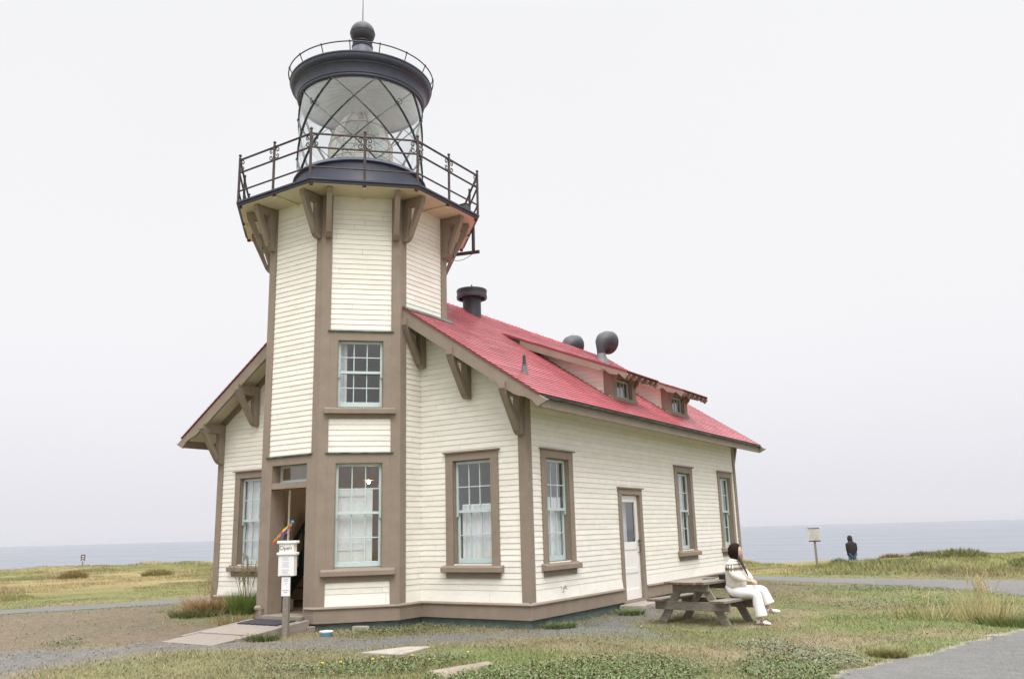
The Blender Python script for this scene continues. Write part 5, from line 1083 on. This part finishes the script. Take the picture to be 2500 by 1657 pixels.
# ------------------------------------------------------------------ vegetation
M['leaf'] = attr_mat('grass_and_leaves', 0.5, spec=0.4)
def tri_mesh(name, base, dirv, side, colr, quad=False):
    n = len(base); tip = base + dirv
    if quad: Vv = np.stack([base - side, base + side, tip + side * .8, tip - side * .8], 1).reshape(-1, 3); k = 4
    else: Vv = np.stack([base - side, base + side, tip], 1).reshape(-1, 3); k = 3
    me = bpy.data.meshes.new(name); raw_mesh(me, Vv, np.arange(n * k).reshape(n, k)); me.materials.append(M['leaf']); setcol(me, np.repeat(np.clip(colr, .008, .9), k, 0)); return me
def bad(x, y):
    m = (sdf(FOOT, x, y) < .03) | ((x > -4.52) & (x < -3.1) & (y > -3.52) & (y < -1.6)) | ((x > 0) & (x < .47) & (y > 3.1) & (y < 5.05))
    for P in ([(-.72, -3.12), (-.50, -2.45), (-.20, -2.30), (-.10, -3.05)], [(.94, -3.80), (1.18, -2.93), (1.34, -3.02), (1.50, -4.2)]): m |= sdf(P, x, y) < -.02
    return m
def scatter(n, d0, d1, a0=-74, a1=12, pw=1.0):
    az_ = np.radians(rng.uniform(a0, a1, n)); dd = np.exp(rng.uniform(np.log(d0), np.log(d1), n)); return CAM.x + dd * np.sin(az_), CAM.y + dd * np.cos(az_), dd
# short lawn
x, y, dd = scatter(620000, 7.5, 27); g, dr, lp, rd, wd, ft = masks(x, y)
dens = (.35 + .65 * np.clip(fbm(x, y, .6, 45, 3) * 2 - .45, 0, 1)) * (1 - .97 * g) * (1 - .80 * dr) * (1 - .995 * np.clip(lp * 1.6, 0, 1)) * (1 - .995 * np.clip(rd * 1.6, 0, 1))
k = (rng.random(len(x)) < dens) & ~bad(x, y); x, y, dd, wd, dr = x[k], y[k], dd[k], wd[k], dr[k]; n = len(x)
base = np.stack([x, y, zt(x, y) - .006], -1); cc = grasscol(x, y, dd) * 1.12; h = rng.uniform(.014, .042, n) * (1 - .4 * dr) * (.75 + .6 * vnoise(x, y, .8, 71)); a = rng.uniform(0, 2 * PI, n); ln = rng.uniform(.2, 1.4, n) * h
dirv = np.stack([ln * np.cos(a), ln * np.sin(a), h], -1); b = rng.uniform(0, 2 * PI, n); wv = rng.uniform(.0022, .0048, n) * (.7 + dd / 20); side = np.stack([wv * np.cos(b), wv * np.sin(b), 0 * b], -1)
cc = cc * rng.uniform(.8, 1.3, n)[:, None]; dry = rng.random(n) < .16; cc[dry] = STRAW * rng.uniform(.6, 1.2, dry.sum())[:, None]
x, y, dd = scatter(120000, 7.5, 24); g, dr, lp, rd, wd, ft = masks(x, y); tf = np.clip((fbm(x, y, .45, 145, 3) - .52) * 6, 0, 1) * np.clip(fbm(x, y, 2.2, 147, 3) * 2 - .6, .1, 1) + np.clip(1 - ft / .22, 0, 1) * .7
k = (rng.random(len(x)) < tf * (1 - .97 * g * (ft > .2)) * (1 - .85 * dr) * (1 - np.clip(lp * 3, 0, 1)) * (1 - np.clip(rd * 3, 0, 1))) & ~bad(x, y); x, y, dd = x[k], y[k], dd[k]; n = len(x)
b2_ = np.stack([x, y, zt(x, y) - .008], -1); h = rng.uniform(.035, .095, n); a = rng.uniform(0, 2 * PI, n); ln = rng.uniform(.2, 1.2, n) * h; d2_ = np.stack([ln * np.cos(a), ln * np.sin(a), h], -1); b = rng.uniform(0, 2 * PI, n); wv = rng.uniform(.0025, .0055, n) * (.7 + dd / 20)
s2_ = np.stack([wv * np.cos(b), wv * np.sin(b), 0 * b], -1); P_ = np.array([(.125, .16, .045), (.16, .19, .065), (.36, .29, .15), (.17, .16, .06)]); c2_ = P_[rng.integers(0, 4, n)] * rng.uniform(.75, 1.3, n)[:, None]
base = np.concatenate([base, b2_]); dirv = np.concatenate([dirv, d2_]); side = np.concatenate([side, s2_]); cc = np.concatenate([cc, c2_])
o = bpy.data.objects.new('short_grass', tri_mesh('short_grass', base, dirv, side, cc)); C.objects.link(o); tag(o, 'short patchy green and dry lawn grass in front of the lighthouse', 'grass', kind='stuff')
# leafy weeds
x, y, dd = scatter(520000, 7.5, 26); g, dr, lp, rd, wd, ft = masks(x, y)
loose = np.clip(fbm(x, y, 1.1, 91, 4) - .56, 0, 1) * 2.2 * (1 - g) * (1 - dr) * (1 - np.clip(lp * 2, 0, 1)) * (1 - np.clip(rd * 2, 0, 1))
k = (rng.random(len(x)) < np.clip(wd * (1 - np.clip(rd * 1.5, 0, 1)) * .85 + loose * .5, 0, 1)) & ~bad(x, y); x, y, dd, wd = x[k], y[k], dd[k], wd[k]; n = len(x)
base = np.stack([x, y, zt(x, y) + rng.uniform(.005, .065, n) * (.35 + .65 * wd)], -1); a = rng.uniform(0, 2 * PI, n); l_ = rng.uniform(.011, .028, n); el = rng.uniform(-.2, .9, n)
dirv = np.stack([l_ * np.cos(a) * np.cos(el), l_ * np.sin(a) * np.cos(el), l_ * np.sin(el)], -1); side = np.stack([-np.sin(a), np.cos(a), rng.uniform(-.4, .4, n)], -1) * (l_ * .36)[:, None]
gs = np.where((vnoise(x, y, 1.5, 77) > .5)[:, None], np.array([.098, .138, .042]), np.array([.130, .160, .085])); cc = gs * rng.uniform(.6, 1.45, n)[:, None]; br = rng.random(n) < .14; cc[br] = np.array([.24, .19, .10]) * rng.uniform(.6, 1.2, br.sum())[:, None]
o = bpy.data.objects.new('leafy_weeds', tri_mesh('leafy_weeds', base, dirv, side, cc, True)); C.objects.link(o); tag(o, 'low patches of broad leafed green weeds spread through the lawn', 'weeds', kind='stuff')
# loose gravel stones on the worn path
x, y, dd = scatter(140000, 7.5, 22); g, dr, lp, rd, wd, ft = masks(x, y); k = (rng.random(len(x)) < g * .9 + dr * .3 + .25 * rd) & ~bad(x, y); x, y, dd = x[k], y[k], dd[k]; n = len(x)
base = np.stack([x, y, zt(x, y) + .001], -1); a = rng.uniform(0, 2 * PI, n); l_ = rng.uniform(.004, .012, n) * (.7 + dd / 25); dirv = np.stack([l_ * np.cos(a), l_ * np.sin(a), l_ * rng.uniform(.1, .8, n)], -1); side = np.stack([-np.sin(a), np.cos(a), rng.uniform(-.3, .3, n)], -1) * (l_ * .5)[:, None]
cc = GRAVC * rng.uniform(.45, 1.7, n)[:, None]; o = bpy.data.objects.new('loose_gravel', tri_mesh('loose_gravel', base, dirv, side, cc, True)); C.objects.link(o); tag(o, 'loose grey gravel scattered along the worn path past the tower', 'gravel', kind='stuff')
# bluff grass
x, y, dd = scatter(560000, 22, 68, -78, 14); g, dr, lp, rd, wd, ft = masks(x, y); _, az = polar(x, y); R1 = np.interp(az, *AZ_R) + 3
lpw = np.clip(0.5 - (sdf(LPATH, x, y) - .25) / .4, 0, 1)
inn = (sdf(LPATH, x, y) > 0) & (y < 14.5) & (x > -12) & (x < 9)
k = (dd < R1) & (lpw < .3) & ~bad(x, y) & (ft > .3) & ~((dd < 26.5) & (az > -25)) & ~((x > -11.5) & (y < 13)) ; x, y, dd, az = x[k], y[k], dd[k], az[k]; n = len(x)
fa = fbm(x, y, 4.0, 61, 4)[:, None]; fb_ = fbm(x, y, 1.6, 63, 3)[:, None]; kk = np.clip((fa - .40) / .2, 0, 1)
cc = (np.array([.195, .195, .07]) * kk + STRAW * 1.1 * (1 - kk)); k2 = np.clip((fb_ - .56) / .14, 0, 1) * .75; cc = cc * (1 - k2) + np.array([.17, .125, .075]) * k2
k3 = np.clip((.40 - fb_) / .12, 0, 1) * .8; cc = cc * (1 - k3) + np.array([.10, .125, .05]) * k3
tall = np.clip(.5 + 1.6 * (fbm(x, y, 2.5, 67, 3) - .5), .2, 1.3); h = rng.uniform(.08, .26, n) * tall * np.where(az > -20, 1.2, .85); a = rng.uniform(0, 2 * PI, n); ln = rng.uniform(.1, .9, n) * h
near = np.clip((sdf(LPATH, x, y) - .2) / 2.2, .2, 1); h = h * near
base = np.stack([x, y, zt(x, y) - .02], -1); dirv = np.stack([ln * np.cos(a), ln * np.sin(a), h], -1); b = rng.uniform(0, 2 * PI, n); wv = rng.uniform(.005, .013, n) * (.4 + dd / 50); side = np.stack([wv * np.cos(b), wv * np.sin(b), 0 * b], -1)
cc = cc * 1.12 * rng.uniform(.75, 1.3, n)[:, None]
o = bpy.data.objects.new('bluff_grass', tri_mesh('bluff_grass', base, dirv, side, cc)); C.objects.link(o); tag(o, 'tall green and straw coloured grass covering the bluff beyond the footpath', 'grass', kind='stuff')
# individual plants
def clump(name, label, cat, x, y, n, rad, h0, h1, wd_, pal, spread=.6, stems=0, stem_h=.0, group=None, bushy=False, seedcol=None):
    r = np.random.default_rng(int(abs(x * 131 + y * 717) * 10) % 99991); z = zg(x, y); o = thing(name, label, cat, (x, y, z), 0, group)
    a = r.uniform(0, 2 * PI, n); rr = rad * np.sqrt(r.random(n)); bx = rr * np.cos(a); by = rr * np.sin(a); h = r.uniform(h0, h1, n); 
    if bushy: bz_ = r.random(n) ** .8 * h1 * .8 * np.sqrt(np.clip(1 - (rr / rad) ** 2, .02, 1)); h = r.uniform(.3, 1, n) * h0
    else: bz_ = np.zeros(n)
    a2 = a + r.normal(0, .7, n); ln = h * spread * r.uniform(.2, 1.2, n) * (.4 + rr / rad)
    base = np.stack([bx, by, bz_ - .01], -1); dirv = np.stack([ln * np.cos(a2), ln * np.sin(a2), h], -1); b = r.uniform(0, 2 * PI, n); side = np.stack([wd_ * np.cos(b), wd_ * np.sin(b), 0 * b], -1) * r.uniform(.6, 1.3, n)[:, None]
    P = np.array(pal); cc = P[r.integers(0, len(P), n)] * r.uniform(.65, 1.4, n)[:, None]
    # curved blades: two triangles
    mid = base + dirv * .55; f = bpy.data.objects.new('foliage', tri_mesh('foliage', base, dirv, side, cc)); C.objects.link(f); f.parent = o
    if stems:
        mb = MB()
        for i in range(stems):
            aa = r.uniform(0, 2 * PI); q = r.uniform(0, rad * .7); hh = stem_h * r.uniform(.6, 1.1); lx = r.normal(0, .16) * hh; ly = r.normal(0, .16) * hh; p0 = Vector((q * math.cos(aa), q * math.sin(aa), h0 * .3))
            pts = [p0 + Vector((lx * t_ * t_, ly * t_ * t_, hh * t_)) for t_ in (0, .35, .7, 1)]; mb.tube(pts, .0035, 4)
            for j in range(7): t_ = .66 + .05 * j; q2 = p0 + Vector((lx * t_ * t_, ly * t_ * t_, hh * t_)); mb.ball(q2 + Vector((r.normal(0, .008), r.normal(0, .008), 0)), (.010, .010, .018), 5, 4)
        sm_ = mat('seed_stem', seedcol or (.26, .20, .10), .8); mb.build('seed_stem', sm_, o, local=True)
    return o
clump('grass_clump', 'bright green grassy clump with tall seed stems beside the tower doorway', 'plant', -6.22, -.42, 1500, .25, .22, .50, .006, [(.13, .20, .04), (.16, .23, .045), (.20, .24, .07)], .5, 18, 1.0, seedcol=(.22, .19, .09))
clump('dry_grass_clump', 'dead brown grass clump left of the green clump by the front wall', 'plant', -7.15, -.50, 2200, .42, .14, .36, .006, [(.40, .27, .14), (.33, .21, .10), (.50, .38, .22)], 1.1, 10, .62, seedcol=(.33, .24, .12))
clump('low_green_plant', 'low dark green plant in front of the dead brown clump', 'plant', -6.85, -1.05, 1300, .45, .05, .17, .007, [(.09, .12, .035), (.11, .14, .04), (.2, .15, .08)], 1.1)
clump('dry_grass_tuft', 'pale straw coloured grass strands at the corner of the entrance ramp', 'plant', -4.95, -1.75, 240, .22, .12, .36, .005, [(.42, .32, .16), (.35, .22, .1), (.12, .12, .04)], .9)
clump('dry_grass_tuft', 'tall straw coloured grass tuft at the far right between path and drive', 'plant', 6.05, 4.0, 620, .42, .18, .62, .0036, [(.50, .41, .21), (.44, .36, .17), (.26, .26, .09), (.56, .47, .27)], .55, 22, .80, seedcol=(.45, .36, .2))
clump('dry_grass_tuft', 'thin loose straw grass strands left of the tall right hand tuft', 'plant', 5.15, 4.1, 260, .55, .12, .45, .004, [(.40, .33, .16), (.20, .21, .07)], .7, 4, .5, seedcol=(.45, .36, .2))
clump('green_grass_clump', 'green grass clump at the foot of the tall straw tuft', 'plant', 6.40, 3.55, 900, .45, .06, .20, .005, [(.09, .13, .03), (.13, .15, .04)], .8)
clump('low_shrub', 'small round olive weed at the edge of the gravel drive', 'plant', 5.30, -.42, 700, .20, .05, .13, .006, [(.19, .18, .05), (.26, .20, .09), (.14, .16, .05)], 1.0)
clump('low_weed', 'small green weed at the foot of the side door wall', 'plant', .42, 2.75, 500, .26, .04, .11, .008, [(.08, .14, .03), (.11, .16, .04)], 1.0)
clump('low_weed', 'small green weed in front of the ramp beside the notice post', 'plant', -3.0, -2.78, 600, .22, .05, .13, .008, [(.08, .12, .03), (.12, .13, .05)], 1.0)
clump('low_weed', 'small green weed at the front corner of the house', 'plant', .32, .32, 600, .26, .04, .11, .008, [(.09, .14, .04), (.12, .15, .06)], 1.0)
for x, y, rr, hh, pal, lab in ((.15, 21.6, .38, .42, [(.075, .11, .035), (.10, .145, .05)], 'dark green shrub on the bluff right of the rusty sign'), (1.9, 22.2, .45, .25, [(.24, .17, .08), (.19, .15, .07)], 'brown dry shrub on the bluff below the standing person'),
        (2.9, 22.6, .5, .3, [(.12, .15, .05), (.15, .17, .06)], 'green shrub on the bluff right of the standing person'), (4.2, 20.6, .9, .3, [(.16, .18, .055), (.19, .2, .07)], 'low green shrub on the bluff above the far path'), (6.6, 20.2, 1.1, .32, [(.12, .15, .045), (.16, .18, .055)], 'green shrub on the bluff at the far right'),
        (-30.0, 10.0, .6, .4, [(.24, .165, .07), (.2, .16, .07)], 'rust brown shrub on the left bluff'), (-27.5, 12.5, .7, .35, [(.19, .18, .06), (.23, .19, .07)], 'olive shrub on the left bluff beside the rust brown shrub'),
        ):
    clump('bluff_shrub', lab, 'shrub', x, y, 1600, rr, .14, hh, .012, pal, .9, bushy=True)
ym = mat('yellow_petals', (.75, .52, .02), .6); gm = mat('flower_stalk', (.10, .14, .04), .8)
proto = None
for x, y in ((.22, -3.20), (-.05, -3.46), (-.04, -3.64), (-.25, -3.98), (-.38, -4.15), (.75, -2.75)):
    z = zg(x, y)
    if proto is None:
        proto = thing('yellow_flower', 'small yellow flower in the grass near the flat slabs', 'flower', (x, y, z), 0, 'yellow flowers in the foreground grass')
        mb = MB(); mb.lathe([(.001, .062), (.014, .070), (.018, .062), (.006, .055)], 10); mb.build('bloom', ym, proto, local=True); mb = MB(); mb.tube([(0, 0, -.01), (0, 0, .057)], .003, 5); mb.build('stalk', gm, proto, local=True)
    else:
        c2 = proto.copy(); C.objects.link(c2); c2.location = (x, y, z)
        for ch_ in proto.children: q = ch_.copy(); C.objects.link(q); q.parent = c2

# ------------------------------------------------------------------ sea mist
hz = bpy.data.materials.new('sea_mist'); hz.use_nodes = True; t = hz.node_tree; t.nodes.clear(); o_ = t.nodes.new('ShaderNodeOutputMaterial'); pv = t.nodes.new('ShaderNodeVolumePrincipled')
pv.inputs['Color'].default_value = (.70, .70, .745, 1); pv.inputs['Density'].default_value = HAZE; pv.inputs['Anisotropy'].default_value = 0.0; t.links.new(pv.outputs[0], o_.inputs['Volume'])
mb = MB(); mb.box(-9500, 9500, -9500, 9500, -21.5, 15.0); hb_ = mb.build('haze', hz); tag(hb_, 'thin pale sea mist softening the horizon', 'haze', kind='stuff')
